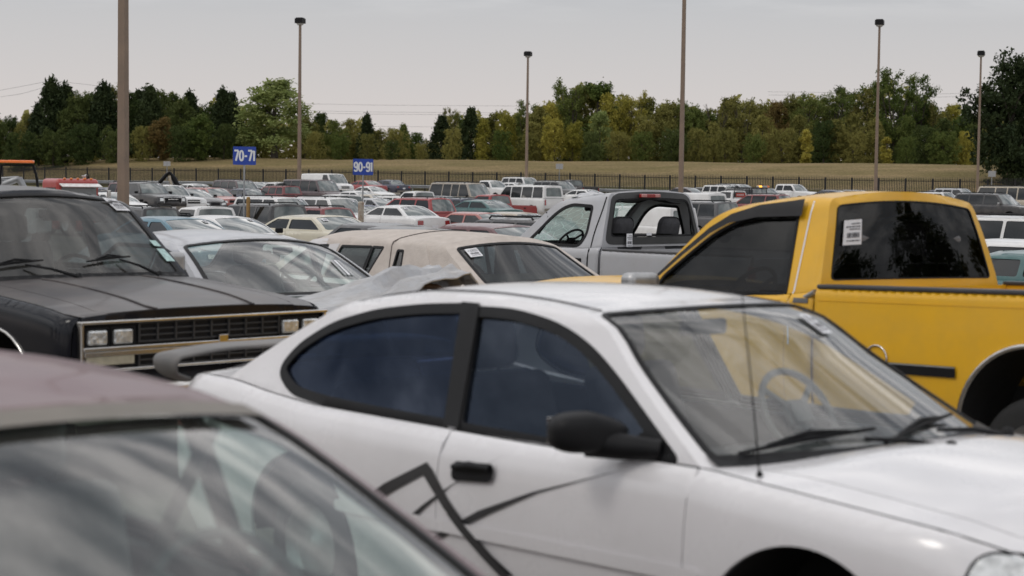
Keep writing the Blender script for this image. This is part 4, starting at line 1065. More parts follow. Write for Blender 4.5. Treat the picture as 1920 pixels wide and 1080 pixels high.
YEL = mat('sun_faded_yellow_paint', (.80, .435, .013), .36, 0, .4, .3, noise=(1.2, .05), dirt=((.40, .27, .08), .22, 4))
yt = dict(W=.975, zbot=.42, zw=.85, rt=.06, rty=.045, tucku=.03, tuck=.05, crown=.04, rcf=(.3, .12), rcr=(.06, .02), bowf=.12, bowr=0,
    crowncv=curve([(0, .0), (1.5, .02), (2.0, .08), (3.2, .07)]),
    front=[(3.2, .42), (3.28, .7), (3.2, 1.14)], rear=[(0, .42), (0, 1.26)], top=[(0, 1.265), (.4, 1.235), (1.5, 1.225), (1.9, 1.235), (2.8, 1.225), (3.2, 1.14)],
    arch=[(2.35, .55, .46)], wheel=(.38, .25), boot=False, doors=[dict(x=(.20, 1.50), z=.5)],
    gh=dict(tumble=.36, curv=0, inset=0, crown=.05, rr=(.07, .05), bow=(.28, .12), rbow=(.035, .035), cr0=.0,
        fe=[(1.52, 1.225), (1.352, 1.38), (1.17, 1.565), (1.02, 1.70), (.86, 1.775)], roof=[(.86, 1.775), (.6, 1.81), (.3, 1.828), (.09, 1.82)], re=[(0, 1.265), (.02, 1.42), (.05, 1.62), (.09, 1.82)],
        win=[dens(rnd([(.25, 1.235), (.31, 1.755), (.62, 1.725), (.80, 1.68), (.98, 1.60), (1.16, 1.465), (1.33, 1.33), (1.38, 1.245)], [.03, .05, .1, .1, .1, .1, .04, .04]), .08)],
        wsr=(.92, .04, .93), rwr=(.905, .115, .90), rwc=.05), seal=(.008, .012), wseal=(.006, .010))
qy = (2.502, 10.853, -1.861, 2.263, .028, .014)
car = vehicle('bright yellow pickup truck with tinted windows and chrome wheel-arch trim, at the right', 'pickup', qy, 'yellow_pickup')
S = build_car(car, yt, dict(paint=YEL, glass_s=M['g_tint'], glass_w=M['g_side'], glass_r=M['g_tint']), .09, True)
SB = build_bed(car, -2.55, -.03, .985, 1.285, .45, (-1.52, .55, .47), YEL, step=.06, mcap=mat('rail_plastic', (.05, .05, .055), .45, noise=(9, .2)))
for sg in (1, -1):
    fc = lambda x, z, sg=sg: V(x, sg * S.gy(x, z), z); fb = lambda x, z, sg=sg: V(x, sg * SB.sy(x, z), z); fs_ = lambda x, z, sg=sg: V(x, sg * S.sy(x, z), z); n_ = V(0, sg, 0)
    # smoked window visor
    sheetpatch('window_visor', rnd([(.25, 1.70), (.26, 1.795), (.62, 1.765), (.84, 1.715), (1.0, 1.63), (1.20, 1.47), (1.36, 1.33), (1.34, 1.315), (1.17, 1.455), (.98, 1.595), (.84, 1.66), (.62, 1.695)], .01, 2), fc, mat('visor_plastic', (.016, .015, .015), .3, spec=.3, noise=(4, .2)) if sg == 1 else MATS['visor_plastic'], car, .035, n_, .06, .03)
    sheetpatch('pinstripe', [(.185, 1.26), (.197, 1.26), (.222, 1.80), (.210, 1.80)], fc, M['paper'], car, .003, n_, .08)
    sheetpatch('pinstripe', [(.160, .95), (.172, .95), (.197, 1.26), (.185, 1.26)], fs_, M['paper'], car, .003, n_, .08)
    sheetpatch('badge', [(.035, 1.195), (.15, 1.195), (.15, 1.222), (.035, 1.222)], fs_, M['grey'], car, .006, n_, .08, .006)
    a = Acc(); pts = [fb(-1.52 + .47 * math.cos(R(k)), .55 + .47 * math.sin(R(k))) + V(0, sg * .006, 0) for k in range(-15, 196, 6)]; a.tube(pts, .016, 8); a.build('wheel_arch_trim', M['chrome'], car)
    sheetpatch('side_moulding', rnd([(-.50, .825), (-1.04, .825), (-1.04, .885), (-.50, .885)], .006, 2), fb, M['black'], car, .012, n_, .08, .012)
    sheetpatch('moulding_stripe', [(-.50, .876), (-1.04, .876), (-1.04, .884), (-.50, .884)], fb, M['alu'], car, .0145, n_, .08)
    for zc in (1.213,): sheetpatch('bed_crease', [(-.05, zc), (-2.5, zc), (-2.5, zc + .005), (-.05, zc + .005)], fb, M['grey'] if False else YEL, car, .004, n_, .1)
fb = lambda x, z: V(x, SB.sy(x, z), z)
a = Acc(); vs = [fb(-.50 + .075 * math.cos(R(k)), .90 + .075 * math.sin(R(k))) + V(0, .006, 0) for k in range(0, 361, 12)]; a.tube(vs, .006, 6, cap=False); a.build('fuel_door_ring', M['chrome'], car)
a = Acc(); a.tube([V(.08, .925, 1.225), V(-.02, .955, 1.262)], .018, 8); a.build('bed_bolt', M['alu'], car)
sticker(car, S.rw, (.73, .60), (.20,), (.26,), 0, BK, .008)
for sg in (1, -1):
    a = Acc(); a.box((1.28, sg * 1.12, 1.285), (.14, .24, .14), (0, 0, R(-10 * sg)), .045); mo = a.build('mirror', M['alu'], car)
    b = Acc(); b.tube([(1.30, sg * 1.02, 1.25), (1.36, sg * .90, 1.22)], .018, 8); b.build('mirror_arm', M['black'], mo)
    box_part('door_handle', car, M['black'], (.33, sg * .975, 1.13), (.14, .02, .05), bev=.008)
cabin(car, 1.35, .04, .82, .62, 1.2)
seat(car, .55, 0, .82, M['seatg'], False, 1.35, .55, .25); steering(car, 1.0, .4, 1.22, .2, 55)
for y in (.4, -.4): seat(car, .55, y, .82, M['seatg'], True, .4, .55, .25)

# ------------------------------------------------------------------ silver pickup with a crushed roof
SIL2 = mat('scuffed_silver_paint', (.45, .455, .475), .38, .1, .5, .4, noise=(1.4, .05), dirt=(DUST, .3, 3))
ft = dict(W=.985, zbot=.42, zw=.85, rt=.08, rty=.04, tucku=.02, tuck=.05, crown=.04, rcf=(.35, .16), rcr=(.07, .03), bowf=.16, bowr=0,
    crowncv=curve([(0, .0), (1.5, .02), (2.0, .07), (3.2, .05)]),
    front=[(3.1, .42), (3.2, .7), (3.1, 1.02)], rear=[(0, .42), (0, 1.22)], top=[(0, 1.22), (.35, 1.20), (1.45, 1.20), (1.9, 1.16), (2.8, 1.09), (3.1, 1.02)],
    arch=[(2.2, .52, .45)], wheel=(.37, .25), boot=False, doors=[dict(x=(.17, 1.45), z=.5)],
    gh=dict(tumble=.33, curv=0, inset=0, crown=.03, rr=(.09, .07), bow=(.28, .14), rbow=(.04, .04), cr0=.0,
        fe=[(1.50, 1.20), (1.28, 1.38), (1.08, 1.56), (.90, 1.70), (.74, 1.775)], roof=[(.74, 1.775), (.55, 1.80), (.3, 1.83), (.07, 1.855)], re=[(0, 1.22), (.02, 1.42), (.04, 1.66), (.07, 1.855)],
        win=[dens(rnd([(.34, 1.21), (.262, 1.36), (.272, 1.70), (.62, 1.715), (.76, 1.67), (.90, 1.575), (1.10, 1.375), (1.27, 1.215)], [.09, .06, .05, .08, .1, .1, .1, .03]), .08)],
        wsr=(.92, .04, .93), rwr=(.93, .06, .95), rwc=.14), no_rear_window=True, open_win=[0], seal=(.006, .03))
qf = (1.612 + .07, 20.939 + .07, -1.894, 2.34)
SHAT = mat('shattered_glass', (.42, .55, .50), .25, 0, .5, .3, noise=(9, .35), bump=(14, .8))
_t = SHAT.node_tree; _tr = N(_t, 'ShaderNodeBsdfTranslucent'); _tr.inputs['Color'].default_value = (.55, .72, .66, 1); _tp = N(_t, 'ShaderNodeBsdfTransparent')
_m = N(_t, 'ShaderNodeMixShader', Fac=.55); _t.links.new(_t.nodes['Principled BSDF'].outputs[0], _m.inputs[1]); _t.links.new(_tr.outputs[0], _m.inputs[2])
_v = N(_t, 'ShaderNodeTexVoronoi', Scale=7.0, _feature='DISTANCE_TO_EDGE'); _tc = N(_t, 'ShaderNodeTexCoord'); _t.links.new(_tc.outputs['Object'], _v.inputs['Vector'])
_r = N(_t, 'ShaderNodeMapRange'); _r.inputs['From Max'].default_value = .06; _r.inputs['To Min'].default_value = 0.0; _r.inputs['To Max'].default_value = .55; _t.links.new(_v.outputs['Distance'], _r.inputs['Value'])
_m2 = N(_t, 'ShaderNodeMixShader'); _t.links.new(_r.outputs[0], _m2.inputs[0]); _t.links.new(_m.outputs[0], _m2.inputs[1]); _t.links.new(_tp.outputs[0], _m2.inputs[2]); _t.links.new(_m2.outputs[0], _t.nodes['Material Output'].inputs['Surface'])
def crush(f):
    def g(a, t):
        p = f(a, t); k = smooth(.25, .95, a)
        d = .075 * k * (math.sin(7 * a + 3 * t) * .6 + .5 * math.sin(17 * t + 9 * a) * .5) * (1 - t ** 6) + .02 * k * abs(math.sin(13 * t - 5 * a))
        return p + UP * (d * .9)
    return g
ft['rooffn'] = crush
car = vehicle('silver pickup truck with crushed roof and broken-out windows, behind the tan-roofed car', 'pickup', qf, 'silver_pickup')
S = build_car(car, ft, dict(paint=SIL2, glass_s=M['g_clear'], glass_w=SHAT, glass_r=M['g_clear']), .09, True)
SB = build_bed(car, -2.2, -.05, .99, 1.185, .45, (-1.2, .52, .45), SIL2, wheel=(.37, .25), mcap=mat('rail_plastic_b', (.10, .10, .105), .5, noise=(9, .2)))
# black rear window frame with the open hole
a = Acc(); o_ = rect_ts(-.945, .945, .04, .97, .15, 6, .1); i_ = rect_ts(-.875, .875, .17, .86, .10, 6, .1)
panel(a, o_, [i_], S.rw, (.1, .1), 0, False, .02, .01, BK); a.build('rear_window_frame', mat('window_frame_rubber', (.03, .03, .03), .45, coat=.2, noise=(8, .2)), car)
a = Acc(); o2 = rect_ts(-.872, .872, .175, .855, .10, 6, .1); i2 = rect_ts(-.85, .85, .20, .825, .09, 6, .1); panel(a, o2, [i2], S.rw, (.1, .1), 0, False, .01, .004, BK); a.build('inner_window_frame', M['black'], car)
a = Acc(); panel(a, rnd([(-.86, .18), (.86, .18), (.86, .25), (-.86, .21)], .02), [], S.rw, (.1, .1), 0, False, 0, .0, BK); a.build('glass_remnant', M['g_tint'], car)
bl = S.rw(0, .90); box_part('brake_light', car, M['lampr'], (bl.x - .035, .10, bl.z), (.04, .34, .045), bev=.008)
box_part('brake_light_lens', car, mat('pink_lens', (.55, .22, .2), .2, coat=1, noise=(30, .2)), (bl.x - .05, .22, bl.z), (.03, .09, .035), bev=.006); box_part('brake_light_lens', car, MATS['pink_lens'], (bl.x - .05, -.02, bl.z), (.03, .09, .035), bev=.006)
sticker(car, S.rw, (.55, .10), (.11,), (.26,), 0, BK, .035)
sheetpatch('small_tag', [(.12, .19), (.22, .19), (.22, .24), (.12, .24)], S.rw, M['paper'], car, .035, BK, .3)
cabin(car, 1.30, .06, .84, .60, 1.16)
for y in (-.42, .42):
    seat(car, .42, y, .78, M['seat'], False, .52, .50, .2); box_part('headrest', car, M['seat'], (.14, y, 1.40), (.15, .36, .34), (0, -.2, 0), .10)
steering(car, .98, .42, 1.25, .19, 50)
a = Acc()
for sg in (1,): a.tube([(1.15, .80, 1.35), (1.05, .80, 1.45), (.98, .79, 1.55), (1.02, .78, 1.60)], [.02, .022, .022, .02], 8)
a.build('grab_handle', M['dark'], car)
box_part('rear_view_mirror', car, M['dark'], (.75, .25, 1.66), (.05, .30, .07), (0, .1, 0), .02)
sheetpatch('sagging_headliner', [(.1, -.6), (.75, -.6), (.75, .6), (.1, .6)], lambda x, y: V(x, y, 1.76 + .03 * math.sin(x * 9 + y * 5)), M['dark'], car, 0, UP, .1, .01)
for sg in (1, -1):
    fs_ = lambda x, z, sg=sg: V(x, sg * S.sy(x, z), z); fc = lambda x, z, sg=sg: V(x, sg * S.gy(x, z), z)
    a = Acc(); a.tube([fs_(.155, z) + V(0, sg * .0, 0) for z in np.linspace(.6, 1.18, 8)] + [fc(.155 - .06 * smooth(1.3, 1.8, z), z) for z in np.linspace(1.2, 1.80, 10)], .009, 6); a.build('door_gap', M['black'], car)
box_part('door_handle', car, M['black'], (.32, .985, 1.06), (.13, .02, .05), bev=.008)

# ------------------------------------------------------------------ builders of the cars farther off
PAL = {}
def pal(n):
    if n in PAL: return PAL[n]
    c = dict(white=(.78, .775, .765), cream=(.62, .57, .44), beige=(.46, .40, .31), tan=(.36, .31, .25), silver=(.45, .46, .48), grey=(.13, .135, .14), dgrey=(.055, .056, .06),
        black=(.013, .013, .015), navy=(.016, .024, .060), blue=(.02, .05, .15), teal=(.012, .10, .10), cyan=(.035, .16, .23), red=(.33, .016, .016), maroon=(.10, .016, .02), dred=(.21, .02, .022),
        salmon=(.42, .13, .11), plum=(.07, .035, .04), brown=(.09, .055, .04), mauve=(.22, .17, .19))[n]
    PAL[n] = mat(n + '_car_paint', c, .3, 0, .5, .6, noise=(1.3, .06), dirt=(DUST, .22, 2))
    return PAL[n]
def gspec(L, W, H, zf, zc, zd, zt, xc, xh, xr, xb, pil, tumble=.40, zbot=.24, wr=.31, ax=(1.38, -1.32), ar=.36, e=.055, boot=True, rear_low=None, wsr=(.92, .05, .93), rwr=(.86, .08, .9), rc=.04, nose=.05, extra={}):
    f = L / 2; re_ = sorted([(xb, zd), ((xb + xr) / 2 - (.03 if xr - xb > .2 else .0), (zd + H - e) / 2 + .01), (xr, H - e)], key=lambda p: p[1])
    fe = [(xc, zc), ((xc + xh) / 2 + .02, (zc + H - e) / 2 + .015), (xh, H - e - .02)]
    roof = [(xh, H - e - .02), ((xh * 2 + xr) / 3, H - e + .005), ((xh + xr * 2) / 3, H - e + .005), (xr, H - e)]
    top = [(-f + .04, zt)] + ([(-f + .30, (zt * .4 + zd * .6))] if xb > -f + .5 else []) + ([(xb, zd)] if xb > -f + .1 else []) + [(0, (zc + zd) / 2)] + [(xc, zc), ((xc + f) / 2 + .1, (zc * .6 + zf * .4) + .01), (f - nose, zf)]
    F = CarShape._pl(fe); G_ = CarShape._pl(re_)
    def xf_(z):
        return float(np.interp(z, [p[1] for p in [F(k / 8) for k in range(9)]], [p[0] for p in [F(k / 8) for k in range(9)]]))
    def xr_(z): return float(np.interp(z, [p[1] for p in [G_(k / 8) for k in range(9)]], [p[0] for p in [G_(k / 8) for k in range(9)]]))
    zb_, zu = max(zc, zd) + .035, H - e - .075
    xs = [None] + list(pil) + [None]; win = []
    for i in range(len(xs) - 1):
        a, b = xs[i], xs[i + 1]; hp = .045
        right = [(xf_(z) - .13, z) for z in (zb_, (zb_ + zu) / 2, zu)] if a is None else [(a - hp, zb_), (a - hp, zu)]
        left = [(xr_(z) + .13, z) for z in (zu, (zb_ + zu) / 2, zb_)] if b is None else [(b + hp, zu), (b + hp, zb_)]
        win.append(dens(rnd(right + left, rc, 3), .3))
    d = dict(W=W, zbot=zbot, zw=min(.62, zf - .1), rt=.10, rty=.055, tucku=.03, tuck=.05, crown=.035, rcf=(.34, .16), rcr=(.30, .12), bowf=.10, bowr=.06,
        front=[(f - .06, zbot), (f, (zbot + zf) / 2), (f - nose, zf)], rear=[(-f + .05, zbot), (-f, (zbot + zt) / 2), (-f + .04, zt)], top=top, arch=[(ax[0], wr, ar), (ax[1], wr, ar)], wheel=(wr, .2), boot=boot,
        gh=dict(tumble=tumble, curv=.05, inset=0, crown=.045, rr=(.06, .05), bow=(.18, .10), rbow=(.10 if xr - xb > .3 else .03, .04), cr0=.015, fe=fe, roof=roof, re=re_, win=win, wsr=wsr, rwr=rwr))
    d.update(extra); return d
PROTO = {}
def proto(kind):
    if kind in PROTO: return PROTO[kind]
    H = 1.42; van = False; box_f = False; lamp = 'rect'; bed = None; rack = False
    mm = dict(paint=pal('white'), glass_s=M['fg_dark'], glass_w=M['fg_ws'], glass_r=M['fg_mid'])
    if kind == 'sedan_box': sp = gspec(4.95, .90, 1.41, .84, .93, .95, .90, 1.10, .42, -1.00, -1.55, [-.18], .38); box_f = True
    elif kind == 'sedan_round': sp = gspec(4.85, .90, 1.43, .70, .94, .99, .94, 1.22, .30, -.90, -1.72, [-.16], .44)
    elif kind == 'sedan_high': sp = gspec(5.0, .93, 1.47, .78, 1.0, 1.06, 1.02, 1.22, .42, -1.02, -1.75, [-.16], .42, wr=.34, ar=.39); mm['glass_s'] = M['fg_dark']
    elif kind == 'coupe': H = 1.34; sp = gspec(4.55, .87, 1.34, .66, .89, .94, .90, 1.05, .18, -.80, -1.60, [-.42], .46, wr=.30, ar=.35)
    elif kind == 'wagon': sp = gspec(4.85, .90, 1.47, .80, .94, .95, .93, 1.10, .40, -2.0, -2.36, [-.2, -1.2], .36, boot=False); rack = True
    elif kind == 'minivan': sp = gspec(4.75, .96, 1.76, .86, 1.05, 1.05, 1.0, 1.55, .62, -1.98, -2.30, [.12, -1.05], .32, wr=.33, ar=.38, boot=False, extra=dict(rt=.12)); rack = True
    elif kind == 'suv': sp = gspec(4.95, .97, 1.84, 1.02, 1.16, 1.16, 1.12, 1.05, .52, -2.22, -2.40, [-.28, -1.28], .28, .36, .37, (1.55, -1.42), .44, boot=False, rwr=(.84, .12, .88)); rack = True; box_f = True
    elif kind == 'suv_small': sp = gspec(4.4, .90, 1.68, .95, 1.08, 1.08, 1.05, .92, .42, -1.92, -2.10, [-.30, -1.15], .28, .32, .34, (1.35, -1.25), .41, boot=False, rwr=(.84, .12, .88)); rack = True; box_f = True
    elif kind == 'van': H = 2.08; sp = gspec(5.5, 1.0, 2.08, 1.06, 1.22, 1.22, 1.18, 1.92, 1.32, -2.58, -2.70, [.62, -.45, -1.55], .16, .36, .37, (1.72, -1.60), .43, boot=False, rwr=(.80, .14, .82)); box_f = True
    elif kind == 'conversion_van': H = 2.18; sp = gspec(5.6, 1.0, 2.18, 1.06, 1.22, 1.22, 1.18, 1.95, 1.35, -2.50, -2.75, [.62, -.20, -1.15], .16, .36, .37, (1.72, -1.62), .43, boot=False, rwr=(.80, .14, .82)); box_f = True; rack = 'big'
    elif kind == 'cargo_van': H = 2.08; sp = gspec(5.5, 1.0, 2.08, 1.06, 1.22, 1.22, 1.18, 1.92, 1.32, -2.58, -2.70, [.62], .16, .36, .37, (1.72, -1.60), .43, boot=False, rwr=(.80, .14, .82)); box_f = True; sp['gh']['win'] = sp['gh']['win'][:1]
    elif kind in ('pickup', 'pickup_ext'):
        ext = .55 if kind == 'pickup_ext' else 0
        sp = gspec(5.3 + ext, .96, 1.80, 1.04, 1.18, 1.20, 1.2, 1.02, .48, -.62 - ext, -.70 - ext, [-.35] if ext else [], .32, .38, .37, (1.62, -1.60 - ext), .44, boot=False, rwr=(.86, .12, .86))
        f0 = -.70 - ext; sp['rear'] = [(f0, .38), (f0, 1.2)]; sp['rcr'] = (.06, .02); sp['bowr'] = 0; sp['top'] = [(f0, 1.21)] + [p for p in sp['top'] if p[0] > f0 + .2]; sp['gh']['re'][0] = (f0, 1.21)
        sp['gh']['rbow'] = (.02, .02); sp['arch'] = [sp['arch'][0]]; bed = (-2.6 - ext, f0 - .04); box_f = True; H = 1.80
    H = {'sedan_box': 1.41, 'sedan_round': 1.43, 'sedan_high': 1.47, 'wagon': 1.47, 'minivan': 1.76, 'suv': 1.84, 'suv_small': 1.68}.get(kind, H)
    root = empty('parked_car', (0, 0, 0))
    S = build_car(root, sp, mm, .17)
    f = sp['front'][-1][0] + sp['bowf']; zt_f = S.top(S.x1)
    no = lambda t, z: S.nose(t, z); ta = lambda t, z: S.tail(t, z)
    def np_(nm, poly, m_, off=.01, fn=None, n_=FW, th=.0, par=root): return sheetpatch(nm, poly, fn or no, m_, par, off, n_, .25, th)
    hh = zt_f - .06; lz = .15 if box_f else .11
    for sg in (1, -1):
        lamp = rnd([(sg * .58, hh - lz), (sg * .93, hh - lz), (sg * .93, hh), (sg * .58, hh)], .02, 2) if box_f else rnd([(sg * .52, hh - lz - .03), (sg * .97, hh - lz + .02), (sg * .97, hh), (sg * .58, hh - .03)], .02, 2)
        np_('headlight', lamp, M['lampw'], .012)
        if bed is None:
            zt = S.top(S.x0)
            tl = [(sg * .66, zt - .24), (sg * .97, zt - .24), (sg * .97, zt - .07), (sg * .66, zt - .09)] if zt < 1.0 or kind.startswith('sedan') else [(sg * .84, zt - .40), (sg * .97, zt - .40), (sg * .97, zt - .04), (sg * .84, zt - .04)]
            np_('taillight', rnd(tl, .02, 2), M['lampr'], .012, ta, BK)
        a = Acc(); yy = S.ey(sp['gh']['fe'][0][0]); a.box((sp['gh']['fe'][0][0] - .18, sg * (yy + .14), S.top(.8) + .08), (.09, .2, .13), (0, 0, R(-12 * sg)), .03); a.build('mirror', M['black'] if kind not in ('suv',) else M['alu'], root)
        fs_ = lambda x, z, sg=sg: V(x, sg * S.sy(x, z), z)
        x0m, x1m = sp['arch'][-1][0] + sp['arch'][-1][2] + .06, sp['arch'][0][0] - sp['arch'][0][2] - .06
        if bed is None: sheetpatch('side_moulding', [(x0m, .50), (x1m, .50), (x1m, .545), (x0m, .545)], fs_, M['grey'], root, .012, V(0, sg, 0), .5)
        for xd in ([sp['gh']['fe'][0][0] - .18] + [float(k) for k in ({'sedan_box': [-.18], 'sedan_round': [-.16], 'sedan_high': [-.16], 'coupe': [-.35], 'wagon': [-.2, -1.2], 'minivan': [.12], 'suv': [-.28, -1.2], 'suv_small': [-.3, -1.15], 'van': [.62], 'conversion_van': [.62], 'cargo_van': [.62], 'pickup': [-.55], 'pickup_ext': [-.55]}[kind])]):
            z1 = S.top(xd) - .02; sheetpatch('door_gap', [(xd - .007, sp['zbot'] + .12), (xd + .007, sp['zbot'] + .12), (xd + .007, z1), (xd - .007, z1)], fs_, M['black'], root, .003, V(0, sg, 0), .25)
    gw = .48 if box_f else .40
    np_('grille', rnd([(-gw, hh - lz - .02), (gw, hh - lz - .02), (gw, hh + .0), (-gw, hh + .0)], .02, 2), M['black'], .010)
    if box_f: np_('grille_bar', [(-gw, hh - lz * .55), (gw, hh - lz * .55), (gw, hh - lz * .40), (-gw, hh - lz * .40)], M['chrome'], .016)
    bz = .50 if sp['zbot'] < .3 else .62
    np_('front_bumper', rnd([(-.97, bz - .20), (.97, bz - .20), (.97, bz - .04), (-.97, bz - .04)], .03, 2), M['chrome'] if box_f else M['grey'], .05, no, FW, .05)
    np_('number_plate', [(-.17, bz - .18), (.17, bz - .18), (.17, bz - .06), (-.17, bz - .06)], M['paper'], .055)
    if bed is None:
        np_('rear_bumper', rnd([(-.97, bz - .20), (.97, bz - .20), (.97, bz - .04), (-.97, bz - .04)], .03, 2), M['chrome'] if box_f else M['grey'], .05, ta, BK, .05)
        np_('number_plate', [(-.18, bz + .05), (.18, bz + .05), (.18, bz + .18), (-.18, bz + .18)], M['paper'], .02, ta, BK)
    else:
        build_bed(root, bed[0], bed[1], .965, 1.20, .42, (-1.60 - (.55 if kind == 'pickup_ext' else 0), .37, .44), mm['paint'], False, .72, .2, wheel=(.37, .22))
    if rack:
        a = Acc(); xa, xb2 = sp['gh']['roof'][0][0] - .35, sp['gh']['roof'][-1][0] + .25; yy = S.gy(0, S.roof(0)) - .05; z = H - .02; big = rack == 'big'
        for sg in (1, -1): a.tube([(xa, sg * yy, z - .02), (xa - .08, sg * yy, z + .05), (xb2 + .08, sg * yy, z + .05), (xb2, sg * yy, z - .02)], .025 if not big else .035, 6)
        for k in range(2 if not big else 4): xk = xa - .4 - k * (xa - xb2 - .8) / (1 if not big else 3); a.tube([(xk, yy, z + .05), (xk, -yy, z + .05)], .015, 6)
        a.build('roof_rack', M['black'], root)
    sticker(root, S.ws, (.55, .80), (.22,), (.16,), 0, FW + UP, .01)
    if kind.startswith('sedan') or kind == 'coupe': sticker(root, S.rw, (.6, .7), (.22,), (.2,), 0, BK + UP, .01)
    xm = (sp['gh']['fe'][-1][0] + sp['gh']['re'][-1][0]) / 2
    PROTO[kind] = dict(root=root, H=H, xm=xm, used=False)
    return PROTO[kind]
PAINTED = ('body', 'bed', 'tailgate')
def copy_tree(o, parent=None):
    c = o.copy(); COL.objects.link(c); c.parent = parent
    for ch in list(o.children): copy_tree(ch, c)
    return c
def recolour(root, p, top=None, gs=None, gw=None):
    def rec(o):
        n = o.name.split('.')[0]
        if o.type == 'MESH':
            if n in PAINTED:
                for i in range(min(2, len(o.material_slots))):
                    o.material_slots[i].link = 'OBJECT'; o.material_slots[i].material = (top if (i == 1 and top) else p)
            if gs and n == 'side_window': o.material_slots[0].link = 'OBJECT'; o.material_slots[0].material = gs
            if gw and n == 'windshield': o.material_slots[0].link = 'OBJECT'; o.material_slots[0].material = gw
        for ch in o.children: rec(ch)
    rec(root)
YR, YL = R(-48), R(131)
NAMES = {'sedan_box': 'parked_sedan', 'sedan_round': 'parked_sedan', 'sedan_high': 'parked_sedan', 'coupe': 'parked_coupe', 'wagon': 'parked_wagon', 'minivan': 'parked_minivan', 'suv': 'parked_suv', 'suv_small': 'parked_suv', 'van': 'parked_van', 'conversion_van': 'parked_van', 'cargo_van': 'parked_van', 'pickup': 'parked_pickup', 'pickup_ext': 'parked_pickup'}
CATS = {'sedan_box': 'car', 'sedan_round': 'car', 'sedan_high': 'car', 'coupe': 'car', 'wagon': 'station wagon', 'minivan': 'minivan', 'suv': 'off-road car', 'suv_small': 'off-road car', 'van': 'van', 'conversion_van': 'van', 'cargo_van': 'van', 'pickup': 'pickup', 'pickup_ext': 'pickup'}
FOOT = []
def solveD(u, v, h, dmin=22, dmax=171):
    """farthest spot on the lot where a roof of height h meets the sight line"""
    def err(D): p = at(u, v, D); return p.z - (ground(p.x, p.y) + h)
    def pp(D): p = at(u, v, D); return p.y + .25 * p.x
    D = dmax
    while pp(D) > 164: D -= .5
    e0 = err(D); best = (abs(e0), D)
    while D > dmin:
        D2 = D - .5; e1 = err(D2)
        if e0 * e1 <= 0: return D - .5 * abs(e0) / (abs(e0) + abs(e1) + 1e-9)
        if abs(e1) < best[0]: best = (abs(e1), D2)
        D, e0 = D2, e1
    return best[1]
def add_car(kind, u, v, face, col, label, top=None, D=None, s=1.0, gs=None, gw=None, dy=0, rz=0):
    if s == 1 and 370 < v < 400 and kind in ('suv', 'minivan', 'pickup', 'pickup_ext', 'suv_small'): s = .93
    if label.startswith('white panel van'): s = .84
    P = proto(kind); rg = random.Random(int(u * 7 + v)); h = P['H'] * s
    D = D or solveD(u, v, h)
    p = at(u, v, D); yaw = (YR if face == 'R' else YL) + R(rg.uniform(-2.5, 2.5)) + R(dy)
    off = Matrix.Rotation(yaw, 3, 'Z') @ V(P['xm'] * s, 0, 0)
    if not P['used']: root = P['root']; P['used'] = True
    else: root = copy_tree(P['root'])
    g = ground(p.x - off.x, p.y - off.y)
    gz = g if abs(p.z - h - g) > .25 else p.z - h - (0)
    root.location = (p.x - off.x, p.y - off.y, p.z - h if abs(p.z - h - g) < .5 else g)
    root.rotation_euler = (0, 0, yaw); root.scale = (s, s, s)
    base = NAMES[kind]; root.name = base
    recolour(root, pal(col), pal(top) if top else None, gs, gw)
    tag(root, label, CATS[kind], 'vehicles parked in the storage lot')
    FOOT.append((round(u), round(v), kind, round(D, 1), round(p.z - h - g, 2)))
    return root
    return root
FG = M['fg_mid']
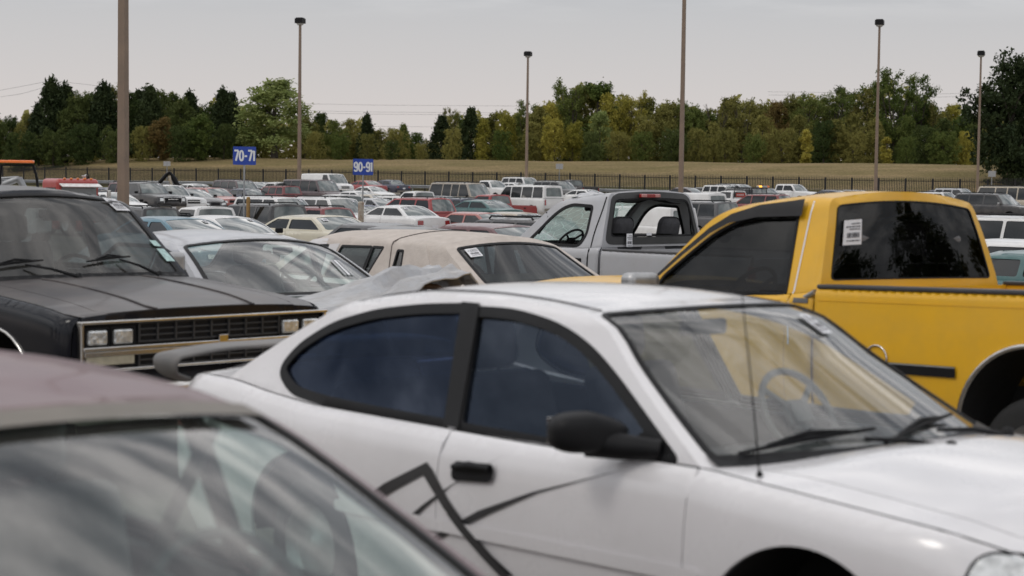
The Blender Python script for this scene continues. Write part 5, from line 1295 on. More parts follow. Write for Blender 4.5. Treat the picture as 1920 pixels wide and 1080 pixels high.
CARS = [
 # nearer rows
 ('sedan_high', 592, 402, 'L', 'cream', 'cream saloon with dark tinted windows and a red tail lamp, left of the stout bollard'),
 ('coupe', 415, 403, 'R', 'white', 'white rounded coupe with a big sloping windscreen, just behind the silver saloon'),
 ('sedan_round', 322, 405, 'R', 'cyan', 'bright blue saloon beside the tall pole, behind the black truck cab'),
 ('suv_small', 270, 387, 'L', 'black', 'black off-road car with a dark back window, right of the thick tan pole'),
 ('sedan_round', 328, 393, 'R', 'dred', 'dark red car mostly hidden between two back windows, near the thick pole'),
 ('pickup', 388, 386, 'L', 'white', 'white pickup cab seen from behind with a wide dark rear window, below the red hatchback'),
 ('suv', 500, 381, 'L', 'black', 'long black off-road car behind the rusty bollard of the 70-71 sign'),
 ('suv', 505, 368, 'R', 'white', 'white off-road car directly behind the long black one'),
 ('minivan', 592, 387, 'L', 'dred', 'dark red minivan roof with smoked windows, behind the cream saloon'),
 ('suv', 606, 369, 'R', 'white', 'large white off-road car with a black grille, left of the white bollard'),
 ('pickup_ext', 640, 364, 'L', 'white', 'white pickup with a grey rear window, behind the large white off-road car'),
 ('sedan_round', 676, 384, 'L', 'blue', 'dark blue car right behind the 90-91 sign bollard'),
 ('sedan_round', 702, 371, 'R', 'silver', 'silver car whose windscreen shows right of the 90-91 sign post'),
 ('sedan_box', 560, 353, 'L', 'grey', 'grey saloon with an oval side window, below the foot of the second tan pole'),
 ('suv_small', 528, 348, 'L', 'dred', 'red off-road car with green-black windows, left of the grey saloon'),
 ('pickup', 524, 341, 'L', 'white', 'small white pickup cab far back, above the red off-road car'),
 ('van', 578, 336, 'R', 'plum', 'dark plum van with a broken windscreen, left of the tall white van'),
 ('cargo_van', 604, 325, 'R', 'white', 'tall white van in the last row beside the second tan pole'),
 ('sedan_box', 632, 355, 'L', 'beige', 'beige car just right of the grey saloon'),
 ('sedan_round', 668, 358, 'R', 'white', 'pale car low between the white van and the 90-91 sign'),
 ('coupe', 694, 349, 'R', 'white', 'low white car in front of the red and silver saloon'),
 ('sedan_round', 686, 338, 'L', 'red', 'red saloon with a silver tail, last row, right of the 90-91 sign'),
 ('sedan_box', 731, 337, 'L', 'navy', 'dark navy old saloon alone by the guard rail'),
 ('sedan_round', 696, 364, 'L', 'beige', 'small beige car behind the silver windscreen'),
 ('wagon', 745, 367, 'L', 'white', 'white estate car behind the red minivan'),
 ('sedan_round', 752, 384, 'L', 'white', 'white saloon with a blue lower stripe and red tail lamps'),
 ('minivan', 792, 370, 'L', 'red', 'bright red minivan behind the white and blue saloon'),
 ('pickup', 785, 358, 'L', 'white', 'small white pickup in front of the tan van'),
 ('conversion_van', 858, 342, 'R', 'tan', 'tan conversion van with a dark roof rack'),
 ('sedan_round', 828, 367, 'R', 'silver', 'silver car roof between the red minivan and the tan van'),
 ('suv_small', 858, 371, 'L', 'navy', 'dark blue hatch-backed car with a shining rear glass, right of the red minivan'),
 ('sedan_round', 905, 374, 'L', 'teal', 'teal green saloon in front of the red pickup'),
 ('sedan_box', 893, 397, 'R', 'salmon', 'faded salmon saloon with square lamps, below the teal car'),
 ('sedan_box', 922, 418, 'R', 'maroon', 'maroon saloon roof with chrome window line, just behind the tan vinyl roof'),
 ('wagon', 985, 408, 'L', 'black', 'black estate car behind the maroon roof, left of the crushed pickup'),
 ('sedan_box', 722, 417, 'R', 'dgrey', 'dark grey saloon between the bollard and the white and blue saloon'),
 ('sedan_round', 772, 424, 'R', 'black', 'glossy black car roof low behind the tan vinyl roof'),
 ('sedan_box', 966, 397, 'R', 'beige', 'beige old saloon with an upright chrome grille, below the red pickup'),
 ('pickup', 925, 364, 'L', 'red', 'bright red pickup in front of the white windowed van'),
 ('van', 1000, 347, 'L', 'white', 'white van with a row of green windows, behind the red pickup'),
 ('pickup', 920, 338, 'R', 'white', 'white pickup far back, above the tan conversion van'),
 ('suv', 972, 332, 'R', 'white', 'white off-road car in the last row at the foot of the middle pole'),
 ('sedan_round', 962, 342, 'R', 'white', 'low white saloon in front of the last-row white off-road car'),
 ('suv', 1035, 339, 'R', 'grey', 'grey off-road car in the last row, right of the middle pole'),
 ('pickup', 1072, 337, 'L', 'black', 'black pickup near the guard rail, right of the grey off-road car'),
 ('sedan_round', 1096, 355, 'L', 'white', 'white car roof left above the crushed silver cab'),
 ('cargo_van', 1222, 386, 'L', 'white', 'white panel van seen through the empty rear window of the silver pickup'),
 # left side
 ('pickup', 270, 341, 'R', 'black', 'black pickup with a bright chrome grille, right of the thick pole'),
 ('pickup', 312, 346, 'R', 'white', 'white pickup parked beside the black chrome-grilled one'),
 ('sedan_round', 352, 353, 'R', 'dgrey', 'dark grey car between the white pickup and the red hatchback'),
 ('wagon', 384, 351, 'R', 'salmon', 'faded red hatchback with a cream roof, left of the 70-71 sign'),
 ('suv', 437, 337, 'R', 'plum', 'plum off-road car in the back row above the 70-71 post'),
 ('sedan_box', 462, 353, 'R', 'navy', 'dark navy saloon crossing behind the 70-71 post'),
 ('sedan_round', 208, 360, 'R', 'white', 'white car just left of the thick tan pole'),
 ('sedan_round', 206, 351, 'R', 'navy', 'dark blue car left of the thick pole, in front of the guard rail'),
 ('suv', 246, 341, 'R', 'maroon', 'maroon off-road car behind the black pickup at the thick pole'),
 ('sedan_round', 365, 344, 'R', 'white', 'low white car in the last row right of the black boom'),
 ('sedan_round', 480, 341, 'R', 'silver', 'silver car in the last row right of the plum off-road car'),
 # right side
 ('suv', 1318, 377, 'L', 'dgrey', 'dark grey off-road car between the crushed cab and the yellow pickup'),
 ('cargo_van', 1300, 361, 'L', 'white', 'white van body showing right above the crushed silver cab'),
 ('pickup', 1375, 357, 'L', 'white', 'white pickup with a ladder rack and a red panel in its rear window'),
 ('sedan_round', 1285, 351, 'R', 'plum', 'plum car roof in front of the guard rail by the thin pole'),
 ('sedan_round', 1322, 351, 'R', 'black', 'black car roof just left of the white far-back cars'),
 ('suv_small', 1349, 347, 'R', 'white', 'white off-road car behind the ladder-rack pickup'),
 ('minivan', 1372, 345, 'R', 'silver', 'silver minivan in the last row behind the ladder-rack pickup'),
 ('suv', 1399, 352, 'L', 'grey', 'grey off-road car roof right of the ladder-rack pickup'),
 ('minivan', 1440, 364, 'L', 'dred', 'dark red minivan roof just behind the yellow roof'),
 ('pickup_ext', 1480, 345, 'R', 'white', 'white pickup in the last row above the yellow cab roof'),
 ('sedan_round', 1560, 356, 'R', 'navy', 'dark blue car far behind the yellow cab roof'),
 ('sedan_box', 1600, 356, 'R', 'grey', 'grey car far behind the yellow cab roof'),
 ('sedan_round', 1762, 356, 'R', 'navy', 'navy car roof behind the right end of the yellow cab roof'),
 ('suv_small', 1785, 353, 'R', 'silver', 'silver off-road car roof behind the right end of the yellow cab'),
 ('wagon', 1752, 360, 'L', 'white', 'white estate car roof touching the yellow cab roof at its right end'),
 ('suv', 1843, 362, 'R', 'black', 'black off-road car right of the yellow cab, above the wrecked cars'),
 ('conversion_van', 1893, 349, 'R', 'beige', 'beige van in the back row at the right edge'),
 ('pickup', 1880, 355, 'R', 'white', 'white pickup in front of the beige van at the right edge'),
 ('sedan_box', 1862, 379, 'R', 'maroon', 'maroon car with a smashed front, above the white off-road car at right'),
 ('sedan_round', 1902, 382, 'R', 'dgrey', 'dark grey car with torn bodywork at the right edge'),
 ('suv', 1890, 404, 'L', 'white', 'white off-road car right of the yellow cab, behind the grey coupe'),
 ('coupe', 1925, 414, 'L', 'silver', 'silver-grey coupe cut by the right edge of the photo'),
 ('coupe', 1955, 468, 'L', 'teal', 'teal coupe at the right edge right behind the yellow bed'),
 ('sedan_round', 1900, 447, 'L', 'white', 'white car roof between the teal coupe and the silver-grey one'),
 ('sedan_round', 860, 369, 'R', 'teal', 'dark teal car roof hidden in front of the tan van'),
 ('sedan_round', 770, 425, 'L', 'white', 'white car almost hidden behind the tan vinyl roof'),
]
DIST = {(270, 341): 92, (312, 346): 95, (415, 403): 44, (388, 386): 56, (752, 384): 68, (722, 417): 38, (772, 424): 33, (770, 425): 37, (905, 374): 86, (858, 371): 90, (1318, 377): 72, (1843, 362): 104, (1893, 349): 120, (1880, 355): 108, (1862, 379): 90, (1902, 382): 86, (1890, 404): 45, (1925, 414): 50, (1955, 468): 25, (1900, 447): 31, (352, 353): 100, (384, 351): 102, (208, 360): 88, (322, 405): 41, (592, 387): 60}
ROOTS = {c[5]: add_car(*c[:6], D=DIST.get((c[1], c[2]))) for c in CARS}
def car_by(start): return next(r for l, r in ROOTS.items() if l.startswith(start))
r_ = car_by('white saloon with a blue lower stripe')
for sg in (1, -1): a = Acc(); a.box((-.1, sg * .905, .62), (3.0, .03, .22), bev=.01); a.build('blue_side_panel', pal('blue'), r_)
r_ = car_by('black pickup with a bright chrome grille')
a = Acc(); a.box((2.68, 0, .88), (.06, 1.10, .34), bev=.03); g_ = a.build('chrome_grille', M['alu'], r_)
for sy_ in (-.27, .27): a = Acc(); a.box((2.70, sy_, .88), (.05, .44, .24), bev=.02); a.build('grille_opening', M['black'], g_)
r_ = car_by('white pickup with a ladder rack')
a = Acc()
for x_ in (-.9, -2.5):
    for sg in (1, -1): a.tube([(x_, sg * .88, 1.2), (x_, sg * .80, 1.95)], .03, 6)
    a.tube([(x_, .80, 1.95), (x_, -.80, 1.95)], .03, 6)
for sg in (1, -1): a.tube([(-2.6, sg * .8, 1.97), (.6, sg * .8, 1.97)], .03, 6)
a.build('ladder_rack', M['black'], r_)
a = Acc(); a.box((-.78, 0, 1.48), (.02, 1.0, .30), bev=.004); rp2 = a.build('red_panel', mat('red_board', (.42, .05, .03), .6, noise=(4, .1)), r_)
a = Acc(); rg2 = random.Random(2); yy = .4
while yy > -.4: w2 = rg2.uniform(.03, .08); a.box((-.795, yy, 1.48), (.006, w2, .06)); yy -= w2 + .03
a.build('white_lettering', M['paper'], rp2)
for st_, k in (('maroon car with a smashed front', 5), ('dark grey car with torn bodywork', 9)):
    r_ = car_by(st_); rg2 = random.Random(k); a = Acc()
    for j in range(9): a.box((2.1 + rg2.uniform(-.35, .3), rg2.uniform(-.8, .8), .75 + rg2.uniform(-.2, .3)), (rg2.uniform(.2, .5), rg2.uniform(.2, .5), rg2.uniform(.02, .12)), (rg2.uniform(-1, 1), rg2.uniform(-1, 1), rg2.uniform(-1, 1)), .01)
    a.build('torn_bodywork', pal('dred' if k == 5 else 'dgrey'), r_)
for k in list(PROTO):
    if not PROTO[k]['used']:
        def rm(o):
            for ch in list(o.children): rm(ch)
            bpy.data.objects.remove(o)
        rm(PROTO[k]['root'])
print('CARPOS', FOOT)

# ------------------------------------------------------------------ ground, grass bank
def grid_mesh(name, xs, ys, zf, m):
    vs = [(x, y, zf(x, y)) for y in ys for x in xs]; nx = len(xs)
    fs = [(j * nx + i, j * nx + i + 1, (j + 1) * nx + i + 1, (j + 1) * nx + i) for j in range(len(ys) - 1) for i in range(nx - 1)]
    me = bpy.data.meshes.new(name); me.from_pydata(vs, [], fs)
    for p in me.polygons: p.use_smooth = True
    me.materials.append(m); return link(name, me)
LOT = mat('gravelly_asphalt', (.13, .12, .108), .9, noise=(.35, .25), bump=(40, .6), dirt=((.30, .25, .18), .6, .12))
def sheared(p0, p1, n, m, zf, name, x0=-160, x1=160, nx=65):
    vs = []; xs = np.linspace(x0, x1, nx); ps = np.linspace(p0, p1, n)
    for p in ps:
        for x in xs: y = p - .25 * x; vs.append((x, y, zf(x, y)))
    fs = [(j * nx + i, j * nx + i + 1, (j + 1) * nx + i + 1, (j + 1) * nx + i) for j in range(n - 1) for i in range(nx - 1)]
    me = bpy.data.meshes.new(name); me.from_pydata(vs, [], fs)
    for q in me.polygons: q.use_smooth = True
    me.materials.append(m); return link(name, me)
tag(sheared(-60, 170.5, 120, LOT, ground, 'ground'), kind='structure')
# dry mown grass on the bank beyond the fence
gm_ = bpy.data.materials.new('dry_grass'); gm_.use_nodes = True; t = gm_.node_tree; b = t.nodes['Principled BSDF']; b.inputs['Roughness'].default_value = .95; b.inputs['Specular IOR Level'].default_value = .1
tcn = N(t, 'ShaderNodeTexCoord'); mpn = N(t, 'ShaderNodeMapping'); mpn.inputs['Scale'].default_value = (.10, .35, 1.0); t.links.new(tcn.outputs['Object'], mpn.inputs[0])
n1 = N(t, 'ShaderNodeTexNoise', Scale=1.0, Detail=8.0, Roughness=.65); t.links.new(mpn.outputs[0], n1.inputs['Vector'])
n2 = N(t, 'ShaderNodeTexNoise', Scale=3.5, Detail=6.0, Roughness=.7); t.links.new(tcn.outputs['Object'], n2.inputs['Vector'])
r1 = N(t, 'ShaderNodeValToRGB'); t.links.new(n1.outputs['Fac'], r1.inputs[0]); r1.color_ramp.elements[0].position = .36; r1.color_ramp.elements[0].color = (.165, .135, .058, 1); r1.color_ramp.elements[1].position = .66; r1.color_ramp.elements[1].color = (.27, .20, .105, 1)
m1 = N(t, 'ShaderNodeMapRange'); t.links.new(n2.outputs['Fac'], m1.inputs['Value']); m1.inputs['From Min'].default_value = .3; m1.inputs['From Max'].default_value = .7; m1.inputs['To Min'].default_value = .6; m1.inputs['To Max'].default_value = 1.3
v1 = N(t, 'ShaderNodeVectorMath', _operation='SCALE'); t.links.new(r1.outputs[0], v1.inputs[0]); t.links.new(m1.outputs[0], v1.inputs['Scale']); t.links.new(v1.outputs[0], b.inputs['Base Color'])
gd_ = mat('long_green_grass', (.085, .078, .026), .95, spec=.1, noise=(.8, .3), dirt=((.15, .12, .05), .6, .3))
tag(sheared(170.5, 184.5, 12, gd_, lambda x, y: ground(x, y) + .004, 'verge'), kind='structure')
tag(sheared(184.5, 330, 90, gm_, lambda x, y: ground(x, y) + .004 + .06 * math.sin(x * .31 + y * .2) * smooth(182, 190, y + .25 * x), 'grass_bank'), kind='structure')
far = mat('far_grass', (.10, .10, .05), .95, noise=(.02, .3))
tag(sheared(330, 1500, 8, far, lambda x, y: 4.2, 'terrain', -900, 900, 20), kind='structure')
tag(sheared(-60, 170.5, 3, LOT, lambda x, y: ground(0, y + .25 * x) - .25, 'ground', -900, -158, 4), kind='structure')
tag(sheared(-60, 170.5, 3, LOT, lambda x, y: ground(0, y + .25 * x) - .25, 'ground', 158, 900, 4), kind='structure')

# ------------------------------------------------------------------ iron fence with posts, guard rail
IRON = mat('black_iron', (.018, .016, .015), .6, noise=(4, .3))
fx = lambda s_: (s_ * .970, 172 - .2425 * s_)          # a line across the lot, s_ metres from the axis
fence = empty('iron_fence', (fx(-70)[0], fx(-70)[1], ground(*fx(-70))))
tag(fence, 'long black iron picket fence with square posts below the grass bank', 'fence')
base = Vector(fence.location); ang = math.atan2(-.2425, .970)
def panel_mesh():
    a = Acc()
    for k in range(16):
        x = .152 * (k + .5); a.box((x, 0, 1.05), (.06, .06, 1.9)); a.box((x, -.03, 2.08), (.026, .026, .2), (R(-18), 0, 0))
    for z in (.22, 1.78): a.box((1.22, 0, z), (2.40, .06, .06))
    return a
def post_mesh():
    a = Acc(); a.box((0, 0, 1.0), (.10, .10, 2.0)); a.box((0, 0, 2.01), (.125, .125, .03)); return a
pm = panel_mesh().build('fence_panel', IRON, fence); po = post_mesh().build('post', IRON, fence)
s_ = -70.; k = 0
while s_ < 62:
    x, y = fx(s_); z = ground(x, y); x2, y2 = fx(s_ + 2.44); z2 = ground(x2, y2)
    if k: a_ = pm.copy(); COL.objects.link(a_); b_ = po.copy(); COL.objects.link(b_)
    else: a_, b_ = pm, po
    for o in (a_, b_): o.location = Vector((x, y, z)) - base; o.rotation_euler = (0, 0, ang); o.parent = fence
    a_.rotation_euler = (0, -math.atan2(z2 - z, 2.44), ang)
    s_ += 2.44; k += 1
RAIL = mat('galvanised_rail', (.30, .31, .32), .5, .5, noise=(1.5, .2))
rail = empty('guard_rail', (0, 165, ground(0, 165))); tag(rail, 'galvanised steel crash barrier running along the foot of the iron fence', 'guard rail')
rl = Vector(rail.location)
prof = [(0, -.155), (-.03, -.13), (-.08, -.10), (-.08, -.06), (-.02, -.02), (-.02, .02), (-.08, .06), (-.08, .10), (-.03, .13), (0, .155)]
a = Acc(); n_ = 110
for k in range(n_):
    s0, s1 = -68 + 128 * k / n_, -68 + 128 * (k + 1) / n_; P = []
    for s_ in (s0, s1):
        x, y = fx(s_); y -= 4.5; z = ground(x, y) + .62; P.append((x, y, z))
    for j in range(len(prof) - 1):
        q = [V(P[i][0], P[i][1] + prof[jj][0], P[i][2] + prof[jj][1]) - rl for i, jj in ((0, j), (1, j), (1, j + 1), (0, j + 1))]
        dz = prof[j + 1][1] - prof[j][1]; dy = prof[j + 1][0] - prof[j][0]; nn = V(0, -dz, dy).normalized(); a.add(q, [nn] * 4, [(0, 1, 2, 3)])
a.build('beam', RAIL, rail)
a = Acc()
a.box((0, 0, 0), (.10, .12, .8)); pr = a.build('post', RAIL, rail); k = 0; s_ = -67.
while s_ < 60:
    x, y = fx(s_); y -= 4.42; o = pr if k == 0 else pr.copy()
    if k: COL.objects.link(o); o.parent = rail
    o.location = V(x, y, ground(x, y) + .40) - rl; s_ += 3.8; k += 1

# ------------------------------------------------------------------ light poles
POLE = mat('tan_painted_steel', (.25, .18, .13), .6, noise=(1.5, .12), dirt=((.12, .10, .09), .5, 3))
def light_pole(u, v_ref, D, w, ztop, label, v_foot=None):
    p = at(u, v_ref, D); x, y = p.x, p.y; z0 = ground(x, y); h = ztop - z0
    o = empty('light_pole', (x, y, z0)); tag(o, label, 'light pole', 'tan light poles standing in the lot'); o.rotation_euler = (0, 0, R(-20))
    a = Acc(); wt = w * .62
    vs = [(sx * w / 2, sy * w / 2, .6) for sx, sy in ((-1, -1), (1, -1), (1, 1), (-1, 1))] + [(sx * wt / 2, sy * wt / 2, h) for sx, sy in ((-1, -1), (1, -1), (1, 1), (-1, 1))]
    for i, nn in enumerate(((0, -1, 0), (1, 0, 0), (0, 1, 0), (-1, 0, 0))): j = (i + 1) % 4; a.add([vs[i], vs[j], vs[4 + j], vs[4 + i]], [nn] * 4, [(0, 1, 2, 3)])
    a.box((0, 0, .63), (w * 1.9, w * 1.9, .03)); a.box((0, 0, h - .02), (wt * 1.3, wt * 1.3, .06)); a.box((0, -w * .5, 1.1), (w * .5, .02, .22), bev=.005)
    a.build('pole', POLE, o)
    b = Acc(); b.lathe([(.001, .6), (.26, .6), (.28, .58), (.28, -.1)], (0, 0, 0), 'Z', 20); b.build('concrete_base', mat('concrete', (.33, .31, .28), .9, noise=(6, .15)) if 'concrete' not in MATS else MATS['concrete'], o)
    c = Acc(); c.box((0, 0, h + .22), (.62, .62, .36), bev=.03); c.box((0, 0, h + .43), (.50, .50, .06), bev=.02); hd = c.build('lamp_head', M['black'], o)
    d = Acc(); vs = []; d.lathe([(.27, .04), (.25, -.03), (.17, -.09), (.001, -.11)], (0, 0, h), 'Z', 18); d.build('lens', M['lampw'], hd)
    return o
light_pole(231, 300, 47, .235, 16.8, 'thick tan light pole, nearest of the poles, rising behind the black truck')
light_pole(1277, 330, 94, .235, 17.2, 'tan light pole rising out of the picture behind the crushed silver pickup')
light_pole(561, 340, 130, .235, at(565, 45, 130).z, 'tan light pole with a black lamp box, second from the left')
light_pole(1642, 340, 130, .235, at(1649, 48, 130).z, 'tan light pole with a black lamp box, above the yellow pickup rear window')
light_pole(987, 330, 159, .235, at(992, 106, 159).z, 'tan light pole with a black lamp box in the middle, shorter in view')
light_pole(1833, 340, 154, .235, at(1837, 105, 154).z, 'tan light pole with a black lamp box beside the huge dark tree')

# ------------------------------------------------------------------ blue row signs with bollards
BLUE = mat('sign_blue', (.007, .050, .36), .4, coat=.3, noise=(5, .05)); SWHITE = mat('sign_white', (.74, .76, .78), .5)
RUSTW = mat('rusty_white_paint', (.50, .47, .40), .7, noise=(6, .1), dirt=((.20, .08, .025), 1.0, 5)); RUSTY = mat('rusty_yellow_paint', (.42, .27, .10), .8, noise=(6, .2), dirt=((.17, .07, .03), 1.0, 6))
DIG = {'7': [[(0, 1), (.52, 1)], [(.52, 1), (.20, 0)]], '1': [[(.12, 1), (.12, 0)], [(.0, .84), (.12, .98)]],
       '0': [[(.26 + .23 * math.sin(t), .5 + .47 * math.cos(t)) for t in np.linspace(0, 2 * math.pi, 25)]],
       '9': [[(.26 + .22 * math.sin(t), .70 + .28 * math.cos(t)) for t in np.linspace(0, 2 * math.pi, 21)], [(.48, .72), (.48, .28), (.43, .09), (.28, .02), (.12, .06), (.04, .18)]], '-': [[(0, .46), (.34, .46)]]}
ADV = {'7': .66, '1': .30, '0': .66, '9': .66, '-': .46}
def lettering(txt, w, h, m_, par, y=-.0):
    tot = sum(ADV[c] for c in txt) - .12; sx = w / tot; a = Acc(); x = -tot / 2; lw = h * .092
    yk = y
    for c in txt:
        for st_ in DIG[c]:
            yk -= .0012; y = yk
            pts = [((x + p[0]) * sx, (p[1] - .5) * h) for p in st_]
            closed = len(pts) > 15; L_ = []; Rr = []; n = len(pts)
            for i, p in enumerate(pts):
                q0 = pts[i - 1] if i else (pts[-2] if closed else pts[0]); q1 = pts[i + 1] if i < n - 1 else (pts[1] if closed else pts[-1])
                d = Vector(q1) - Vector(q0); d.normalize(); nn = Vector((-d.y, d.x)); L_.append(Vector(p) + nn * lw); Rr.append(Vector(p) - nn * lw)
            for i in range(n - 1): a.add([(L_[i].x, y, L_[i].y), (L_[i + 1].x, y, L_[i + 1].y), (Rr[i + 1].x, y, Rr[i + 1].y), (Rr[i].x, y, Rr[i].y)], [(0, -1, 0)] * 4, [(0, 1, 2, 3)])
        x += ADV[c]
    return a.build('lettering', m_, par)
def row_sign(u0, u1, v0, v1, D, txt, upost, label, yaw=0):
    c = at((u0 + u1) / 2, (v0 + v1) / 2, D); z0 = ground(c.x, c.y); o = empty('row_sign', (c.x, c.y, z0), (0, R(.3), R(yaw))); tag(o, label, 'sign', 'blue row number signs')
    w = (u1 - u0) / FPX * D; h = (v1 - v0) / FPX * D; zc = c.z - z0; ux = (upost - (u0 + u1) / 2) / FPX * D
    a = Acc(); pts = rnd([(-w / 2, -h / 2), (w / 2, -h / 2), (w / 2, h / 2), (-w / 2, h / 2)], .03, 4)
    for yy, n in ((-.006, -1), (.0, 1)): a.add([(p[0], yy, zc + p[1]) for p in pts], [(0, n, 0)] * len(pts), [tuple(range(len(pts)))])
    for i in range(len(pts)):
        p, q = pts[i], pts[(i + 1) % len(pts)]; a.add([(p[0], -.006, zc + p[1]), (q[0], -.006, zc + q[1]), (q[0], 0, zc + q[1]), (p[0], 0, zc + p[1])], [V(p[0] / w, 0, p[1] / h).normalized()] * 4, [(0, 1, 2, 3)])
    pn = a.build('sign_panel', BLUE, o); l = lettering(txt, w * .88, h * .56, SWHITE, pn, -.0095); l.location = (0, 0, zc)
    b = Acc(); b.box((ux, .035, (zc + h / 2) / 2), (.05, .05, zc + h / 2)); b.build('post', M['steel'], o)
    return o
row_sign(436, 479, 275, 309, 57, '70-71', 457, 'blue sign reading 70-71 in white on a grey post, left of centre')
row_sign(661, 699, 298, 328, 64, '90-91', 680, 'blue sign reading 90-91 in white on a grey post, beside the white bollard')
def bollard(u, vtop, D, r, m_, label):
    c = at(u, vtop, D); z0 = ground(c.x, c.y); h = c.z - z0
    o = Acc().lathe([(r, 0), (r, h - .05), (r * .9, h - .015), (r * .5, h), (.001, h + .004)], (0, 0, 0), 'Z', 20).build('bollard', m_); o.location = (c.x, c.y, z0); tag(o, label, 'bollard')
bollard(465.5, 369, 57.6, .062, RUSTY, 'rusty orange and white steel bollard beside the post of the 70-71 sign')
bollard(677, 378, 62.5, .105, RUSTW, 'stout off-white bollard with a rusty cap in front of the 90-91 sign post')

# ------------------------------------------------------------------ small road signs beyond the fence
def road_sign(u, v, D, w, h, label, two=False):
    c = at(u, v, D); z0 = ground(c.x, c.y); o = empty('road_sign', (c.x, c.y, z0)); tag(o, label, 'road sign'); zc = c.z - z0
    a = Acc()
    for dx in ((-w * .55, w * .55) if two else (0,)): a.box((dx, 0, zc), (w, .02, h), bev=.006)
    a.build('sign_plate', M['alu'], o); b = Acc(); b.box((0, .03, (zc + h / 2) / 2), (.06, .05, zc + h / 2)); b.build('post', M['steel'], o)
road_sign(1049, 312, 166, .32, .5, 'small grey double road sign by the fence, right of the middle pole', True)
road_sign(313, 307, 170, .32, .45, 'small pale double road sign on the fence line near the thick pole', True)
road_sign(1860, 326, 150, .65, .5, 'small grey road sign at the right, below the huge dark tree')

# ------------------------------------------------------------------ trees
def leaf_mat(name, c1, c2, tr=.25):
    m = bpy.data.materials.new(name); m.use_nodes = True; t = m.node_tree; b = t.nodes['Principled BSDF']; b.inputs['Roughness'].default_value = .7; b.inputs['Specular IOR Level'].default_value = .15
    tcn = N(t, 'ShaderNodeTexCoord'); nz = N(t, 'ShaderNodeTexNoise', Scale=.9, Detail=4.0); t.links.new(tcn.outputs['Object'], nz.inputs['Vector'])
    oi = N(t, 'ShaderNodeObjectInfo'); ad = N(t, 'ShaderNodeMath', _operation='MULTIPLY_ADD'); t.links.new(oi.outputs['Random'], ad.inputs[0]); ad.inputs[1].default_value = .35; ad.inputs[2].default_value = -.17
    a2 = N(t, 'ShaderNodeMath', _operation='ADD'); t.links.new(ad.outputs[0], a2.inputs[0]); t.links.new(nz.outputs['Fac'], a2.inputs[1])
    r = N(t, 'ShaderNodeValToRGB'); t.links.new(a2.outputs[0], r.inputs[0]); r.color_ramp.elements[0].position = .3; r.color_ramp.elements[0].color = (*c1, 1); r.color_ramp.elements[1].position = .7; r.color_ramp.elements[1].color = (*c2, 1)
    t.links.new(r.outputs[0], b.inputs['Base Color'])
    tn = N(t, 'ShaderNodeBsdfTranslucent'); t.links.new(r.outputs[0], tn.inputs['Color']); mx = N(t, 'ShaderNodeMixShader', Fac=tr); t.links.new(b.outputs[0], mx.inputs[1]); t.links.new(tn.outputs[0], mx.inputs[2]); t.links.new(mx.outputs[0], t.nodes['Material Output'].inputs['Surface'])
    return m
LEAF = dict(cedar=leaf_mat('cedar_needles', (.024, .038, .016), (.055, .075, .028)), dark=leaf_mat('dark_leaves', (.045, .070, .020), (.105, .130, .038)), green=leaf_mat('green_leaves', (.075, .115, .026), (.16, .19, .05)),
    olive=leaf_mat('olive_leaves', (.13, .135, .036), (.30, .275, .08)), yellow=leaf_mat('yellowing_leaves', (.24, .23, .04), (.46, .40, .085)), pale=leaf_mat('pale_green_leaves', (.20, .25, .08), (.38, .42, .16)), rust=leaf_mat('rusty_leaves', (.12, .09, .03), (.25, .17, .06)))
BARK = mat('grey_bark', (.075, .062, .05), .9, noise=(3, .25))
